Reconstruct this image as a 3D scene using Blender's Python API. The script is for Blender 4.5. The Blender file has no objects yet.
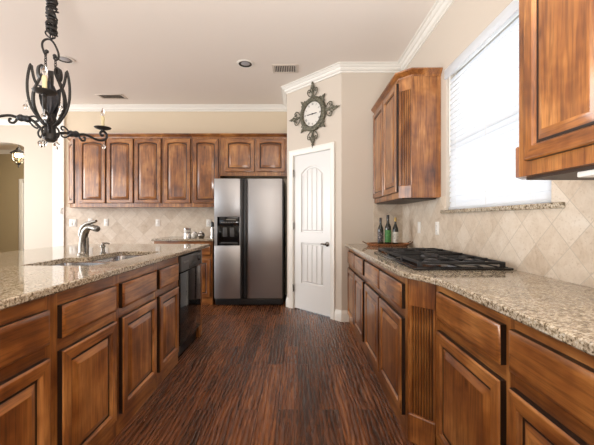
import bpy, bmesh, math, random
from mathutils import Vector, Matrix
random.seed(7)
R = math.radians
PI = math.pi
S2 = math.sqrt(0.5)
sc = bpy.context.scene
COL = sc.collection

# ------------------------------------------------------------------ camera, light, exposure
H = 1.20
cam_d = bpy.data.cameras.new('camera')
cam = bpy.data.objects.new('camera', cam_d)
COL.objects.link(cam)
cam.location = (0, 0, H)
cam.rotation_euler = (R(90), 0, 0)
cam_d.sensor_width = 36
cam_d.lens = 36 * 332 / 594
cam_d.shift_x = -1 / 594
cam_d.shift_y = -2.5 / 594
cam_d.clip_start = 0.05
sc.camera = cam

sc.view_settings.view_transform = 'Standard'
sc.view_settings.look = 'None'
sc.view_settings.gamma = 1
sc.view_settings.use_curve_mapping = False
sc.view_settings.exposure = 0.86

wd = bpy.data.worlds.new('daylight')
sc.world = wd
wd.use_nodes = True
wd.node_tree.nodes['Background'].inputs[0].default_value = (0.86, 0.93, 1.0, 1)
wd.node_tree.nodes['Background'].inputs[1].default_value = 1.0

def area(name, loc, aim, sx, sy, watts, col):
    d = bpy.data.lights.new(name, 'AREA')
    d.shape = 'RECTANGLE'; d.size = sx; d.size_y = sy; d.energy = watts; d.color = col
    o = bpy.data.objects.new(name, d); COL.objects.link(o)
    o.location = loc
    o.rotation_euler = (Vector(aim) - Vector(loc)).to_track_quat('-Z', 'Y').to_euler()
    return o
sun_d = bpy.data.lights.new('sun', 'SUN'); sun_d.energy = 0.9; sun_d.angle = R(2); sun_d.color = (1.0, 0.97, 0.93)
sun = bpy.data.objects.new('sun', sun_d); COL.objects.link(sun)
sun.rotation_euler = Vector((-0.80, 0.12, -0.55)).to_track_quat('-Z', 'Y').to_euler()
# the tall windows of the family room the kitchen opens to, and fill lights added for the back, ceiling and hall
area('breakfast_side_fill', (-6.6, 3.3, 1.45), (0.5, 3.5, 1.75), 3.4, 2.0, 112, (1.0, 0.975, 0.945))  # added light from the left to brighten the back, windows unseen
area('family_room_windows', (-6.4, -0.6, 1.7), (0.5, 2.6, 1.7), 3.0, 2.0, 40, (1.0, 0.97, 0.93))
area('ceiling_fill', (-0.1, -0.7, 0.85), (-0.1, -0.699, 3.05), 1.0, 1.0, 150, (1.0, 0.985, 0.96))  # added uplight behind the camera to brighten ceiling and room
area('hall_fill', (-5.2, 7.4, 2.95), (-6.2, 7.6, 0.0), 1.2, 0.8, 75, (1.0, 0.93, 0.80))  # added light under the hall ceiling to brighten the hall

# ------------------------------------------------------------------ materials
def new_mat(name):
    m = bpy.data.materials.new(name); m.use_nodes = True
    nt = m.node_tree
    return m, nt, nt.nodes['Principled BSDF']

def plain(name, col, rough=0.5, metal=0.0, coat=0.0, trans=0.0, emit=None, es=0, spec=None):
    m, nt, b = new_mat(name)
    b.inputs['Base Color'].default_value = (*col, 1)
    b.inputs['Roughness'].default_value = rough
    b.inputs['Metallic'].default_value = metal
    b.inputs['Coat Weight'].default_value = coat
    b.inputs['Transmission Weight'].default_value = trans
    if spec is not None: b.inputs['Specular IOR Level'].default_value = spec
    if emit:
        b.inputs['Emission Color'].default_value = (*emit, 1); b.inputs['Emission Strength'].default_value = es
    return m

class NT:
    def __init__(s, nt): s.nt = nt
    def n(s, t, **kw):
        x = s.nt.nodes.new(t)
        for k, v in kw.items():
            if k.startswith('i_'):
                x.inputs[k[2:].replace('_', ' ')].default_value = v
            else: setattr(x, k, v)
        return x
    def l(s, a, b): s.nt.links.new(a, b)
    def math(s, op, a, b=None):
        x = s.n('ShaderNodeMath', operation=op)
        for i, v in enumerate((a, b)):
            if v is None: continue
            if isinstance(v, (int, float)): x.inputs[i].default_value = v
            else: s.l(v, x.inputs[i])
        return x.outputs[0]
    def ramp(s, fac, stops):
        x = s.n('ShaderNodeValToRGB'); cr = x.color_ramp
        while len(cr.elements) < len(stops): cr.elements.new(0.5)
        for e, (p, c) in zip(cr.elements, stops):
            e.position = p; e.color = (*c, 1) if len(c) == 3 else c
        s.l(fac, x.inputs[0]); return x.outputs[0]
    def mix(s, fac, a, b, mode='MIX'):
        x = s.n('ShaderNodeMix', data_type='RGBA', blend_type=mode)
        for i, v in ((0, fac), (6, a), (7, b)):
            if isinstance(v, (int, float)): x.inputs[i].default_value = v
            elif isinstance(v, tuple): x.inputs[i].default_value = (*v, 1)
            else: s.l(v, x.inputs[i])
        return x.outputs[2]
    def noise(s, vec, scale, detail=4, rough=0.55, dist=0.0):
        x = s.n('ShaderNodeTexNoise')
        x.inputs['Scale'].default_value = scale; x.inputs['Detail'].default_value = detail
        x.inputs['Roughness'].default_value = rough; x.inputs['Distortion'].default_value = dist
        s.l(vec, x.inputs['Vector']); return x.outputs[0]
    def map(s, vec, scale=(1, 1, 1), rot=(0, 0, 0), loc=(0, 0, 0)):
        x = s.n('ShaderNodeMapping')
        x.inputs['Scale'].default_value = scale; x.inputs['Rotation'].default_value = rot; x.inputs['Location'].default_value = loc
        s.l(vec, x.inputs['Vector']); return x.outputs[0]
    def bump(s, h, strength, dist, bsdf):
        x = s.n('ShaderNodeBump'); x.inputs['Strength'].default_value = strength; x.inputs['Distance'].default_value = dist
        s.l(h, x.inputs['Height']); s.l(x.outputs[0], bsdf.inputs['Normal'])

def wood(name, axis, tone=1.0, red=1.0):
    """knotty alder stained brown; axis is the grain direction in the object's own frame"""
    m, nt, b = new_mat(name); k = NT(nt)
    tc = k.n('ShaderNodeTexCoord').outputs['Object']
    rnd = k.n('ShaderNodeObjectInfo').outputs['Random']
    off = k.math('MULTIPLY', rnd, 23.0)
    cmb = k.n('ShaderNodeCombineXYZ')
    for i in range(3): k.l(off, cmb.inputs[i])
    add = k.n('ShaderNodeVectorMath', operation='ADD'); k.l(tc, add.inputs[0]); k.l(cmb.outputs[0], add.inputs[1])
    v = add.outputs[0]
    s1 = [11.0, 11.0, 11.0]; s1[axis] = 1.6
    s2 = [95.0, 95.0, 95.0]; s2[axis] = 4.5
    s3 = [5.0, 5.0, 5.0]; s3[axis] = 3.0
    grain = k.noise(k.map(v, s1), 1.0, 5, 0.6, 0.9)
    fine = k.noise(k.map(v, s2), 1.0, 3, 0.6, 0.2)
    blotch = k.noise(v, 3.2, 3, 0.6, 0.4)
    mixv = k.math('ADD', k.math('MULTIPLY', grain, 0.50), k.math('MULTIPLY', blotch, 0.50))
    t = tone
    def c(r, g, bl): return (r * t * red, g * t, bl * t / red)
    colr = k.ramp(mixv, [(0.32, c(0.060, 0.016, 0.004)), (0.43, c(0.190, 0.060, 0.0125)),
                         (0.52, c(0.315, 0.116, 0.0255)), (0.64, c(0.52, 0.230, 0.066))])
    colr = k.mix(0.6, colr, k.ramp(fine, [(0.34, (0.36, 0.31, 0.27)), (0.56, (1.08, 1.07, 1.06))]), 'MULTIPLY')
    vo = k.n('ShaderNodeTexVoronoi'); vo.inputs['Scale'].default_value = 1.5
    k.l(k.map(v, s3), vo.inputs['Vector'])
    knot = k.ramp(vo.outputs['Distance'], [(0.03, (0.22, 0.16, 0.12)), (0.10, (0.72, 0.62, 0.55)), (0.17, (1, 1, 1))])
    colr = k.mix(0.85, colr, knot, 'MULTIPLY')
    k.l(colr, b.inputs['Base Color'])
    b.inputs['Roughness'].default_value = 0.36
    b.inputs['Coat Weight'].default_value = 0.55
    b.inputs['Coat Roughness'].default_value = 0.14
    b.inputs['Coat IOR'].default_value = 1.7
    k.bump(fine, 0.10, 0.002, b)
    return m
WV = wood('alder_upright_grain', 2)
WX = wood('alder_level_grain', 0)
WY = wood('alder_side_grain', 1)
DARK_EDGE = plain('dark_edge_groove', (0.016, 0.007, 0.004), 0.45)  # near-black brown on door edges, panel grooves and flutes
DARKWOOD = plain('dark_underside_wood', (0.035, 0.018, 0.010), 0.5)  # dark brown for the cabinet bottoms

def granite():
    m, nt, b = new_mat('granite'); k = NT(nt)
    tc = k.n('ShaderNodeTexCoord').outputs['Object']
    big = k.noise(tc, 9, 4, 0.6, 0.5)
    mid = k.noise(tc, 80, 5, 0.7, 0.3)
    fin = k.noise(k.map(tc, (1, 1, 1), loc=(5, 3, 1)), 150, 3, 0.6)
    base = k.ramp(mid, [(0.32, (0.028, 0.022, 0.018)), (0.41, (0.18, 0.135, 0.088)), (0.49, (0.44, 0.37, 0.275)),
                        (0.59, (0.59, 0.54, 0.455)), (0.72, (0.55, 0.54, 0.52))])
    warm = k.ramp(big, [(0.35, (0.84, 0.82, 0.80)), (0.6, (1.0, 0.98, 0.93))])
    base = k.mix(1.0, base, warm, 'MULTIPLY')
    vo = k.n('ShaderNodeTexVoronoi'); vo.inputs['Scale'].default_value = 85; k.l(tc, vo.inputs['Vector'])
    spk = k.ramp(vo.outputs['Distance'], [(0.16, (0.06, 0.05, 0.05)), (0.26, (1, 1, 1))])
    base = k.mix(0.65, base, spk, 'MULTIPLY')
    base = k.mix(0.5, base, k.ramp(fin, [(0.36, (0.40, 0.34, 0.28)), (0.56, (1.12, 1.12, 1.12))]), 'MULTIPLY')
    k.l(base, b.inputs['Base Color'])
    b.inputs['Roughness'].default_value = 0.06
    b.inputs['Specular IOR Level'].default_value = 0.6
    return m
GRANITE = granite()

def tile_mat(name, axes):
    m, nt, b = new_mat(name); k = NT(nt)
    tc = k.n('ShaderNodeTexCoord').outputs['Object']
    sp = k.n('ShaderNodeSeparateXYZ'); k.l(tc, sp.inputs[0])
    u, v = sp.outputs[axes[0]], sp.outputs[axes[1]]
    a = k.math('MULTIPLY', k.math('ADD', u, v), S2)
    c = k.math('MULTIPLY', k.math('SUBTRACT', u, v), S2)
    cb = k.n('ShaderNodeCombineXYZ'); k.l(a, cb.inputs[0]); k.l(c, cb.inputs[1])
    br = k.n('ShaderNodeTexBrick', offset=0.0, squash=1.0)
    for nme, val in (('Scale', 1.0), ('Mortar Size', 0.0022), ('Mortar Smooth', 0.3), ('Brick Width', 0.152), ('Row Height', 0.152), ('Bias', 0.0)):
        br.inputs[nme].default_value = val
    br.inputs['Color1'].default_value = (0.0, 0.0, 0.0, 1); br.inputs['Color2'].default_value = (1, 1, 1, 1)
    br.inputs['Mortar'].default_value = (0.5, 0.5, 0.5, 1)
    k.l(cb.outputs[0], br.inputs['Vector'])
    cloud = k.noise(tc, 11, 5, 0.65, 0.8)
    tone = k.math('ADD', k.math('MULTIPLY', br.outputs['Color'], 0.26), k.math('MULTIPLY', cloud, 0.74))
    colr = k.ramp(tone, [(0.24, (0.47, 0.365, 0.265)), (0.40, (0.58, 0.48, 0.375)), (0.60, (0.67, 0.58, 0.475)), (0.80, (0.72, 0.65, 0.56))])
    pit = k.noise(tc, 85, 4, 0.6)
    colr = k.mix(0.45, colr, k.ramp(pit, [(0.30, (0.62, 0.54, 0.46)), (0.44, (1, 1, 1))]), 'MULTIPLY')
    colr = k.mix(br.outputs['Fac'], colr, (0.50, 0.43, 0.35))
    k.l(colr, b.inputs['Base Color'])
    b.inputs['Roughness'].default_value = 0.45
    hgt = k.math('SUBTRACT', 1.0, br.outputs['Fac'])
    k.bump(hgt, 0.4, 0.003, b)
    return m
TILE_R = tile_mat('travertine_right', (1, 2))
TILE_B = tile_mat('travertine_back', (0, 2))

def floor_mat():
    m, nt, b = new_mat('scraped_hardwood'); k = NT(nt)
    tc = k.n('ShaderNodeTexCoord').outputs['Object']
    sp = k.n('ShaderNodeSeparateXYZ'); k.l(tc, sp.inputs[0])
    cb = k.n('ShaderNodeCombineXYZ'); k.l(sp.outputs[1], cb.inputs[0]); k.l(sp.outputs[0], cb.inputs[1])
    br = k.n('ShaderNodeTexBrick', offset=0.37, squash=1.0)
    for nme, val in (('Scale', 1.0), ('Mortar Size', 0.0016), ('Mortar Smooth', 0.2), ('Brick Width', 1.05), ('Row Height', 0.127), ('Bias', 0.0)):
        br.inputs[nme].default_value = val
    br.inputs['Color1'].default_value = (0, 0, 0, 1); br.inputs['Color2'].default_value = (1, 1, 1, 1)
    k.l(cb.outputs[0], br.inputs['Vector'])
    # every board its own piece of grain
    sh = k.n('ShaderNodeCombineXYZ'); k.l(k.math('MULTIPLY', br.outputs['Color'], 7.0), sh.inputs[0]); k.l(k.math('MULTIPLY', br.outputs['Color'], 3.0), sh.inputs[1])
    ad = k.n('ShaderNodeVectorMath', operation='ADD'); k.l(tc, ad.inputs[0]); k.l(sh.outputs[0], ad.inputs[1])
    v = ad.outputs[0]
    grain = k.noise(k.map(v, (58, 5.5, 1)), 1.0, 4, 0.60, 1.2)
    streak = k.noise(k.map(v, (11, 1.6, 1)), 1.0, 4, 0.6, 0.5)
    wv = k.n('ShaderNodeTexWave', wave_type='BANDS', bands_direction='X')
    for nme, val in (('Scale', 11.0), ('Distortion', 9.0), ('Detail', 3.0), ('Detail Scale', 0.9), ('Detail Roughness', 0.6)): wv.inputs[nme].default_value = val
    k.l(k.map(v, (1, 0.16, 1)), wv.inputs['Vector'])
    rip = wv.outputs['Fac']
    t = k.math('ADD', k.math('MULTIPLY', grain, 0.46), k.math('MULTIPLY', streak, 0.34))
    t = k.math('ADD', t, k.math('MULTIPLY', br.outputs['Color'], 0.13))
    t = k.math('ADD', t, k.math('MULTIPLY', rip, 0.05))
    colr = k.ramp(t, [(0.32, (0.016, 0.0060, 0.0030)), (0.42, (0.060, 0.0195, 0.0074)), (0.53, (0.150, 0.049, 0.0160)), (0.65, (0.32, 0.122, 0.042))])
    colr = k.mix(br.outputs['Fac'], colr, (0.008, 0.004, 0.003))
    k.l(colr, b.inputs['Base Color'])
    rr = k.ramp(rip, [(0.3, (0.24,) * 3), (0.7, (0.42,) * 3)])
    k.l(rr, b.inputs['Roughness'])
    hh = k.math('ADD', k.math('MULTIPLY', grain, 0.6), k.math('MULTIPLY', rip, 0.7))
    hh = k.math('SUBTRACT', hh, k.math('MULTIPLY', br.outputs['Fac'], 0.8))
    k.bump(hh, 0.7, 0.007, b)
    return m
FLOOR = floor_mat()

def paint(name, col, rough=0.6):
    m, nt, b = new_mat(name); k = NT(nt)
    tc = k.n('ShaderNodeTexCoord').outputs['Object']
    b.inputs['Base Color'].default_value = (*col, 1); b.inputs['Roughness'].default_value = rough
    k.bump(k.noise(tc, 120, 3, 0.6), 0.06, 0.002, b)
    return m
PAINT = paint('beige_wall_paint', (0.60, 0.53, 0.45))
PAINT_BACK = paint('tan_wall_paint', (0.68, 0.575, 0.43))
PAINT_CREAM = paint('cream_wall_paint', (0.55, 0.495, 0.415))
PAINT_HALL = paint('olive_wall_paint', (0.40, 0.32, 0.19))
CEIL = paint('ceiling_paint', (0.82, 0.755, 0.69))
TRIM = plain('white_trim_paint', (0.80, 0.775, 0.72), 0.35)
DOORW = plain('white_door_paint', (0.73, 0.725, 0.71), 0.32)

def steel(name, col, rough, axis=2):
    m, nt, b = new_mat(name); k = NT(nt)
    tc = k.n('ShaderNodeTexCoord').outputs['Object']
    s = [260, 260, 260]; s[axis] = 3
    f = k.noise(k.map(tc, s), 1.0, 2, 0.5)
    b.inputs['Base Color'].default_value = (*col, 1); b.inputs['Metallic'].default_value = 1.0
    k.l(k.ramp(f, [(0.3, (rough - 0.05,) * 3), (0.7, (rough + 0.06,) * 3)]), b.inputs['Roughness'])
    k.bump(f, 0.05, 0.0006, b)
    return m
STEEL = steel('brushed_stainless', (0.43, 0.43, 0.44), 0.38, 0)
SINKST = steel('sink_stainless', (0.40, 0.41, 0.43), 0.24, 1)
NICKEL = plain('brushed_nickel', (0.28, 0.26, 0.235), 0.26, 1.0)
CHROME = plain('satin_chrome', (0.62, 0.61, 0.60), 0.18, 1.0)
BLACKP = plain('black_plastic', (0.012, 0.012, 0.013), 0.32)
BLACKG = plain('black_gloss', (0.006, 0.006, 0.007), 0.07)
DKGREY = plain('dark_grey_plastic', (0.05, 0.05, 0.052), 0.35)
IRON = plain('cast_iron', (0.010, 0.010, 0.011), 0.5)
WIRON = plain('wrought_iron', (0.022, 0.019, 0.017), 0.5, 0.3)
PEWTER = plain('pewter_leaf_iron', (0.030, 0.029, 0.033), 0.42, 0.5)
CANDLE = plain('candle_sleeve_wax', (0.62, 0.53, 0.31), 0.5)
def glassy(name, col, rough=0.02):
    m, nt, b = new_mat(name)
    b.inputs['Base Color'].default_value = (*col, 1); b.inputs['Roughness'].default_value = rough
    b.inputs['Transmission Weight'].default_value = 1.0; b.inputs['IOR'].default_value = 1.48
    return m
CRYSTAL = glassy('crystal', (1, 1, 1))
BULB = glassy('bulb_glass', (1.0, 0.97, 0.92), 0.05)
PATINA = None
def patina():
    m, nt, b = new_mat('patina_metal'); k = NT(nt)
    tc = k.n('ShaderNodeTexCoord').outputs['Object']
    f = k.noise(tc, 55, 4, 0.65)
    k.l(k.ramp(f, [(0.35, (0.045, 0.040, 0.026)), (0.52, (0.125, 0.115, 0.078)), (0.70, (0.27, 0.255, 0.19))]), b.inputs['Base Color'])
    b.inputs['Roughness'].default_value = 0.6; b.inputs['Metallic'].default_value = 0.25
    return m
PATINA = patina()
DIAL = plain('clock_dial_paper', (0.70, 0.67, 0.62), 0.5)
INK = plain('black_ink', (0.02, 0.02, 0.02), 0.5)
PLATE = plain('outlet_plastic', (0.80, 0.78, 0.74), 0.35)
PLATE_D = plain('outlet_slot', (0.10, 0.09, 0.08), 0.5)
COPPER = plain('copper_tray', (0.62, 0.31, 0.17), 0.25, 0.75)
VENTB = plain('vent_dark', (0.055, 0.045, 0.038), 0.7)
VENTW = plain('vent_paint', (0.62, 0.55, 0.48), 0.5)

def blind_mat():
    m = bpy.data.materials.new('white_blind_slat'); m.use_nodes = True
    nt = m.node_tree; k = NT(nt); b = nt.nodes['Principled BSDF']
    b.inputs['Base Color'].default_value = (0.88, 0.89, 0.90, 1); b.inputs['Roughness'].default_value = 0.4
    tr = k.n('ShaderNodeBsdfTranslucent'); tr.inputs[0].default_value = (0.90, 0.92, 0.95, 1)
    mx = k.n('ShaderNodeMixShader'); mx.inputs[0].default_value = 0.55
    k.l(b.outputs[0], mx.inputs[1]); k.l(tr.outputs[0], mx.inputs[2])
    k.l(mx.outputs[0], nt.nodes['Material Output'].inputs[0])
    return m
BLIND = blind_mat()
def pane_mat():
    m = bpy.data.materials.new('window_glass'); m.use_nodes = True
    nt = m.node_tree; k = NT(nt)
    tp = k.n('ShaderNodeBsdfTransparent'); gl = k.n('ShaderNodeBsdfGlossy'); gl.inputs['Roughness'].default_value = 0.02
    mx = k.n('ShaderNodeMixShader'); mx.inputs[0].default_value = 0.07
    k.l(tp.outputs[0], mx.inputs[1]); k.l(gl.outputs[0], mx.inputs[2])
    k.l(mx.outputs[0], nt.nodes['Material Output'].inputs[0])
    return m
PANE = pane_mat()

# ------------------------------------------------------------------ mesh helpers
def curve(P, rs=None, k=3):
    """Catmull-Rom smoothing of a bent bar"""
    Q, W = [], []; N = len(P); rs = rs or [0] * N
    for i in range(N - 1):
        a, b, c, d = P[max(i - 1, 0)], P[i], P[i + 1], P[min(i + 2, N - 1)]
        for q in range(k):
            t = q / k
            Q.append(0.5 * (2 * b + (c - a) * t + (2 * a - 5 * b + 4 * c - d) * t * t + (3 * b - a - 3 * c + d) * t ** 3)); W.append(rs[i] + (rs[i + 1] - rs[i]) * t)
    return Q + [P[-1]], W + [rs[-1]]
class MB:
    def __init__(s): s.v = []; s.f = []; s.m = []
    def add(s, vs, fs, mi=0):
        o = len(s.v); s.v += [tuple(p) for p in vs]
        for f in fs: s.f.append(tuple(i + o for i in f)); s.m.append(mi)
        return s
    def box(s, x0, x1, y0, y1, z0, z1, mi=0):
        vs = [(x, y, z) for z in (z0, z1) for y in (y0, y1) for x in (x0, x1)]
        return s.add(vs, [(0, 2, 3, 1), (4, 5, 7, 6), (0, 1, 5, 4), (2, 6, 7, 3), (0, 4, 6, 2), (1, 3, 7, 5)], mi)
    def cbox(s, x0, x1, y0, y1, z0, z1, c=0.003, mi=0):
        """box with its edges eased"""
        bm = bmesh.new()
        mat = Matrix.Translation(((x0 + x1) / 2, (y0 + y1) / 2, (z0 + z1) / 2)) @ Matrix.Diagonal((x1 - x0, y1 - y0, z1 - z0, 1))
        bmesh.ops.create_cube(bm, size=1, matrix=mat)
        bmesh.ops.bevel(bm, geom=bm.edges[:], offset=c, segments=2, affect='EDGES', profile=0.5)
        s.bm(bm, mi); bm.free(); return s
    def bm(s, bm, mi=0):
        bm.verts.index_update()
        s.add([v.co[:] for v in bm.verts], [[v.index for v in f.verts] for f in bm.faces], mi)
    def loops(s, L, mi=0, close=True, cap0=False, cap1=False):
        """skin consecutive closed loops of equal length"""
        n = len(L[0]); o = len(s.v)
        for l in L: s.v += [tuple(p) for p in l]
        for a in range(len(L) - 1):
            for i in range(n if close else n - 1):
                j = (i + 1) % n
                s.f.append((o + a * n + i, o + a * n + j, o + (a + 1) * n + j, o + (a + 1) * n + i)); s.m.append(mi)
        if cap0: s.f.append(tuple(o + i for i in reversed(range(n)))); s.m.append(mi)
        if cap1: s.f.append(tuple(o + (len(L) - 1) * n + i for i in range(n))); s.m.append(mi)
        return s
    def lathe(s, prof, c=(0, 0, 0), n=20, mi=0, sx=1, sy=1):
        L = []
        for r, z in prof:
            L.append([(c[0] + sx * r * math.cos(2 * PI * i / n), c[1] + sy * r * math.sin(2 * PI * i / n), c[2] + z) for i in range(n)])
        return s.loops(L, mi, True, True, True)
    def tube(s, pts, r, n=8, mi=0, cap=True):
        P = [Vector(p) for p in pts]
        rs = list(r) if isinstance(r, (list, tuple)) else [r] * len(P)
        if len(P) >= 4: P, rs = curve(P, rs)
        L = []; up = None
        for i, p in enumerate(P):
            d = (P[min(i + 1, len(P) - 1)] - P[max(i - 1, 0)]).normalized()
            if up is None:
                up = Vector((0, 0, 1)) if abs(d.z) < 0.9 else Vector((1, 0, 0))
            a = d.cross(up)
            if a.length < 1e-4: a = d.cross(Vector((0, 1, 0.01)))
            a.normalize(); b = a.cross(d).normalized(); up = b
            L.append([p + rs[i] * (a * math.cos(2 * PI * q / n) + b * math.sin(2 * PI * q / n)) for q in range(n)])
        return s.loops(L, mi, True, cap, cap)
    def strap(s, pts, side, w, t, mi=0):
        """flat iron bar along pts, w wide across 'side', t thick"""
        P = curve([Vector(p) for p in pts])[0]; sd = Vector(side).normalized(); L = []
        for i, p in enumerate(P):
            d = (P[min(i + 1, len(P) - 1)] - P[max(i - 1, 0)]).normalized()
            n = d.cross(sd).normalized()
            L.append([p + sd * w / 2 + n * t / 2, p - sd * w / 2 + n * t / 2, p - sd * w / 2 - n * t / 2, p + sd * w / 2 - n * t / 2])
        return s.loops(L, mi, True, True, True)
    def torus(s, c, R_, r, axis='z', n=20, m=8, mi=0, sx=1, sy=1, mat=None):
        L = []
        for i in range(n):
            a = 2 * PI * i / n; ring = []
            for j in range(m):
                b = 2 * PI * j / m
                q = Vector((sx * (R_ + r * math.cos(b)) * math.cos(a), sy * (R_ + r * math.cos(b)) * math.sin(a), r * math.sin(b)))
                if axis == 'y': q = Vector((q.x, -q.z, q.y))
                if axis == 'x': q = Vector((q.z, q.x, q.y))
                if mat: q = mat @ q
                ring.append(Vector(c) + q)
            L.append(ring)
        L.append(L[0]); return s.loops(L, mi, True)
    def sphere(s, c, r, mi=0, sx=1, sy=1, sz=1, u=12, v=8):
        bm = bmesh.new(); bmesh.ops.create_uvsphere(bm, u_segments=u, v_segments=v, radius=r)
        for q in bm.verts: q.co = Vector((q.co.x * sx + c[0], q.co.y * sy + c[1], q.co.z * sz + c[2]))
        s.bm(bm, mi); bm.free(); return s
    def prism(s, poly, z0, z1, mi=0):
        return s.loops([[(x, y, z0) for x, y in poly], [(x, y, z1) for x, y in poly]], mi, True, True, True)
    def prism_y(s, poly, y0, y1, mi=0):
        return s.loops([[(x, y0, z) for x, z in poly], [(x, y1, z) for x, z in poly]], mi, True, True, True)
    def build(s, name, mats, parent=None, off=None, smooth=35):
        me = bpy.data.meshes.new(name)
        vs = s.v if off is None else [(x - off[0], y - off[1], z - off[2]) for x, y, z in s.v]
        me.from_pydata(vs, [], s.f)
        if not isinstance(mats, (list, tuple)): mats = [mats]
        for m in mats: me.materials.append(m)
        for p, mi in zip(me.polygons, s.m): p.material_index = mi
        bm = bmesh.new(); bm.from_mesh(me)
        bmesh.ops.recalc_face_normals(bm, faces=bm.faces[:]); bm.to_mesh(me); bm.free()
        if smooth:
            for p in me.polygons: p.use_smooth = True
            me.set_sharp_from_angle(angle=R(smooth))
        o = bpy.data.objects.new(name, me); COL.objects.link(o)
        if parent is not None: o.parent = parent
        return o

def tag(o, label, cat, group=None):
    o['label'] = label; o['category'] = cat
    if group: o['group'] = group
    return o
def thing(name, label, cat, loc=(0, 0, 0), rz=0, group=None):
    o = bpy.data.objects.new(name, None); COL.objects.link(o)
    o.empty_display_size = 0.1
    o.location = loc; o.rotation_euler = (0, 0, R(rz))
    return tag(o, label, cat, group)
def struct(o):
    o['kind'] = 'structure'; return o
def struct_root(name, loc, rz=0):
    o = bpy.data.objects.new(name, None); COL.objects.link(o); o.empty_display_size = 0.1
    o.location = loc; o.rotation_euler = (0, 0, R(rz)); return struct(o)
def dup(o, loc, label, rz=None):
    c = o.copy(); COL.objects.link(c); c.location = loc; c['label'] = label
    if rz is not None: c.rotation_euler = (0, 0, R(rz))
    for ch in o.children:
        d = ch.copy(); COL.objects.link(d); d.parent = c
        for g in ch.children:
            e = g.copy(); COL.objects.link(e); e.parent = d
    return c
def sweep(path, prof, z, mi=0, mb=None):
    """profile (out, up) along a plan polyline, room on the left of the path, corners mitred"""
    mb = mb or MB(); n = len(path); L = []
    P = [Vector((x, y)) for x, y in path]
    for i in range(n):
        ds = []
        if i > 0: ds.append((P[i] - P[i - 1]).normalized())
        if i < n - 1: ds.append((P[i + 1] - P[i]).normalized())
        ns = [Vector((-d.y, d.x)) for d in ds]
        if len(ns) == 2:
            m = (ns[0] + ns[1]); m = m / max(m.dot(ns[0]), 0.2)
        else: m = ns[0]
        L.append([(P[i].x + m.x * o, P[i].y + m.y * o, z + u) for o, u in prof])
    return mb.loops(L, mi, True, True, True)

# ------------------------------------------------------------------ the room
CZ = 3.03           # ceiling
XR = 1.24           # right wall
YB = 5.33           # back wall
YP = 3.924          # pantry front wall
PX = 0.514          # pantry outer corner
QX, QY = -0.152, 4.598   # pantry inner corner
struct(MB().box(-9, XR + 0.15, -4.2, 9.2, -0.1, 0).build('floor', FLOOR, smooth=0))
struct(MB().box(-9, XR + 0.15, -4.2, 9.2, CZ, CZ + 0.1).build('ceiling', CEIL, smooth=0))

WY0, WY1, WZ0, WZ1 = 1.625, 2.775, 1.285, 2.45      # window opening
w = MB()
w.box(XR, XR + 0.14, -4.2, 5.5, 0, WZ0 - 0.03).box(XR, XR + 0.14, -4.2, 5.5, WZ1, CZ)
w.box(XR, XR + 0.14, -4.2, WY0, WZ0 - 0.03, WZ1).box(XR, XR + 0.14, WY1, 5.5, WZ0 - 0.03, WZ1)
struct(w.build('wall_right', PAINT, smooth=0))
struct(MB().box(-4.6, XR + 0.15, -4.35, -4.2, 0, CZ).box(-9, -4.6, -4.35, -4.2, 2.5, CZ).build('wall_rear', PAINT, smooth=0))
struct(MB().box(PX, XR, YP, YP + 0.12, 0, CZ).build('wall_pantry', PAINT, smooth=0))
struct(MB().box(QX, QX + 0.12, QY, YB + 0.14, 0, CZ).build('wall_pantry_side', PAINT, smooth=0))
# slanted pantry wall in its own frame (x along the wall, -y towards the kitchen)
WL = (PX - QX) / S2
D0, D1, DH = 0.129, 0.771, 2.065
aw = MB()
aw.box(0, D0 - 0.012, 0, 0.11, 0, CZ).box(D1 + 0.012, WL, 0, 0.11, 0, CZ).box(D0 - 0.012, D1 + 0.012, 0, 0.11, DH + 0.012, CZ)
o = struct(aw.build('wall_pantry_slant', PAINT, smooth=0)); o.location = (QX, QY, 0); o.rotation_euler = (0, 0, R(-45))
XL = -3.741
struct(MB().box(XL, QX, YB, YB + 0.15, 0, CZ).build('wall_back', PAINT_BACK, smooth=0))
struct(MB().box(XL - 0.178, XL, YB - 0.03, YB + 0.15, 0, CZ).build('wall_back_end', TRIM, smooth=0))  # light falling on this wall end is put in as whiter paint
# arch wall and the hall behind it
YA = 6.10; AX, AW2, ASP, APK = -5.42, 0.386, 2.515, 2.625
arc = []
for i in range(17):
    t = -1 + 2 * i / 16
    arc.append((AX + AW2 * t, ASP + (APK - ASP) * math.sqrt(max(0, 1 - (t * 0.98) ** 2))))
ar = MB()
ar.box(-9, AX - AW2, YA, YA + 0.16, 0, CZ).box(AX + AW2, -3.3, YA, YA + 0.16, 0, CZ)
ar.prism_y([(AX - AW2, CZ)] + arc + [(AX + AW2, CZ)], YA, YA + 0.16)
struct(ar.build('wall_arch', PAINT_CREAM, smooth=0))
struct(MB().box(-9, -3.3, 8.75, 8.9, 0, CZ).build('wall_hall', PAINT_HALL, smooth=0))
struct(MB().box(-3.4, -3.3, YA + 0.16, 8.75, 0, CZ).box(-9.0, -8.9, YA, 8.75, 0, CZ).build('wall_hall_side', PAINT_HALL, smooth=0))
# tiled backsplashes
bt = MB()
bt.box(XR - 0.008, XR, -0.5, YP, 0.90, WZ0 - 0.03).box(XR - 0.008, XR, -0.5, WY0 - 0.012, WZ0 - 0.03, 1.42)
bt.box(XR - 0.008, XR, WY1 + 0.012, YP, WZ0 - 0.03, 1.40)
struct(bt.build('wall_right_backsplash', TILE_R, smooth=0))
struct(MB().box(0.89, XR - 0.008, YP - 0.008, YP, 0.90, 1.40).build('wall_pantry_backsplash', TILE_B, smooth=0))
struct(MB().box(XL, -0.9, YB - 0.008, YB, 0.0, 1.41).build('wall_back_backsplash', TILE_B, smooth=0))

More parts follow.
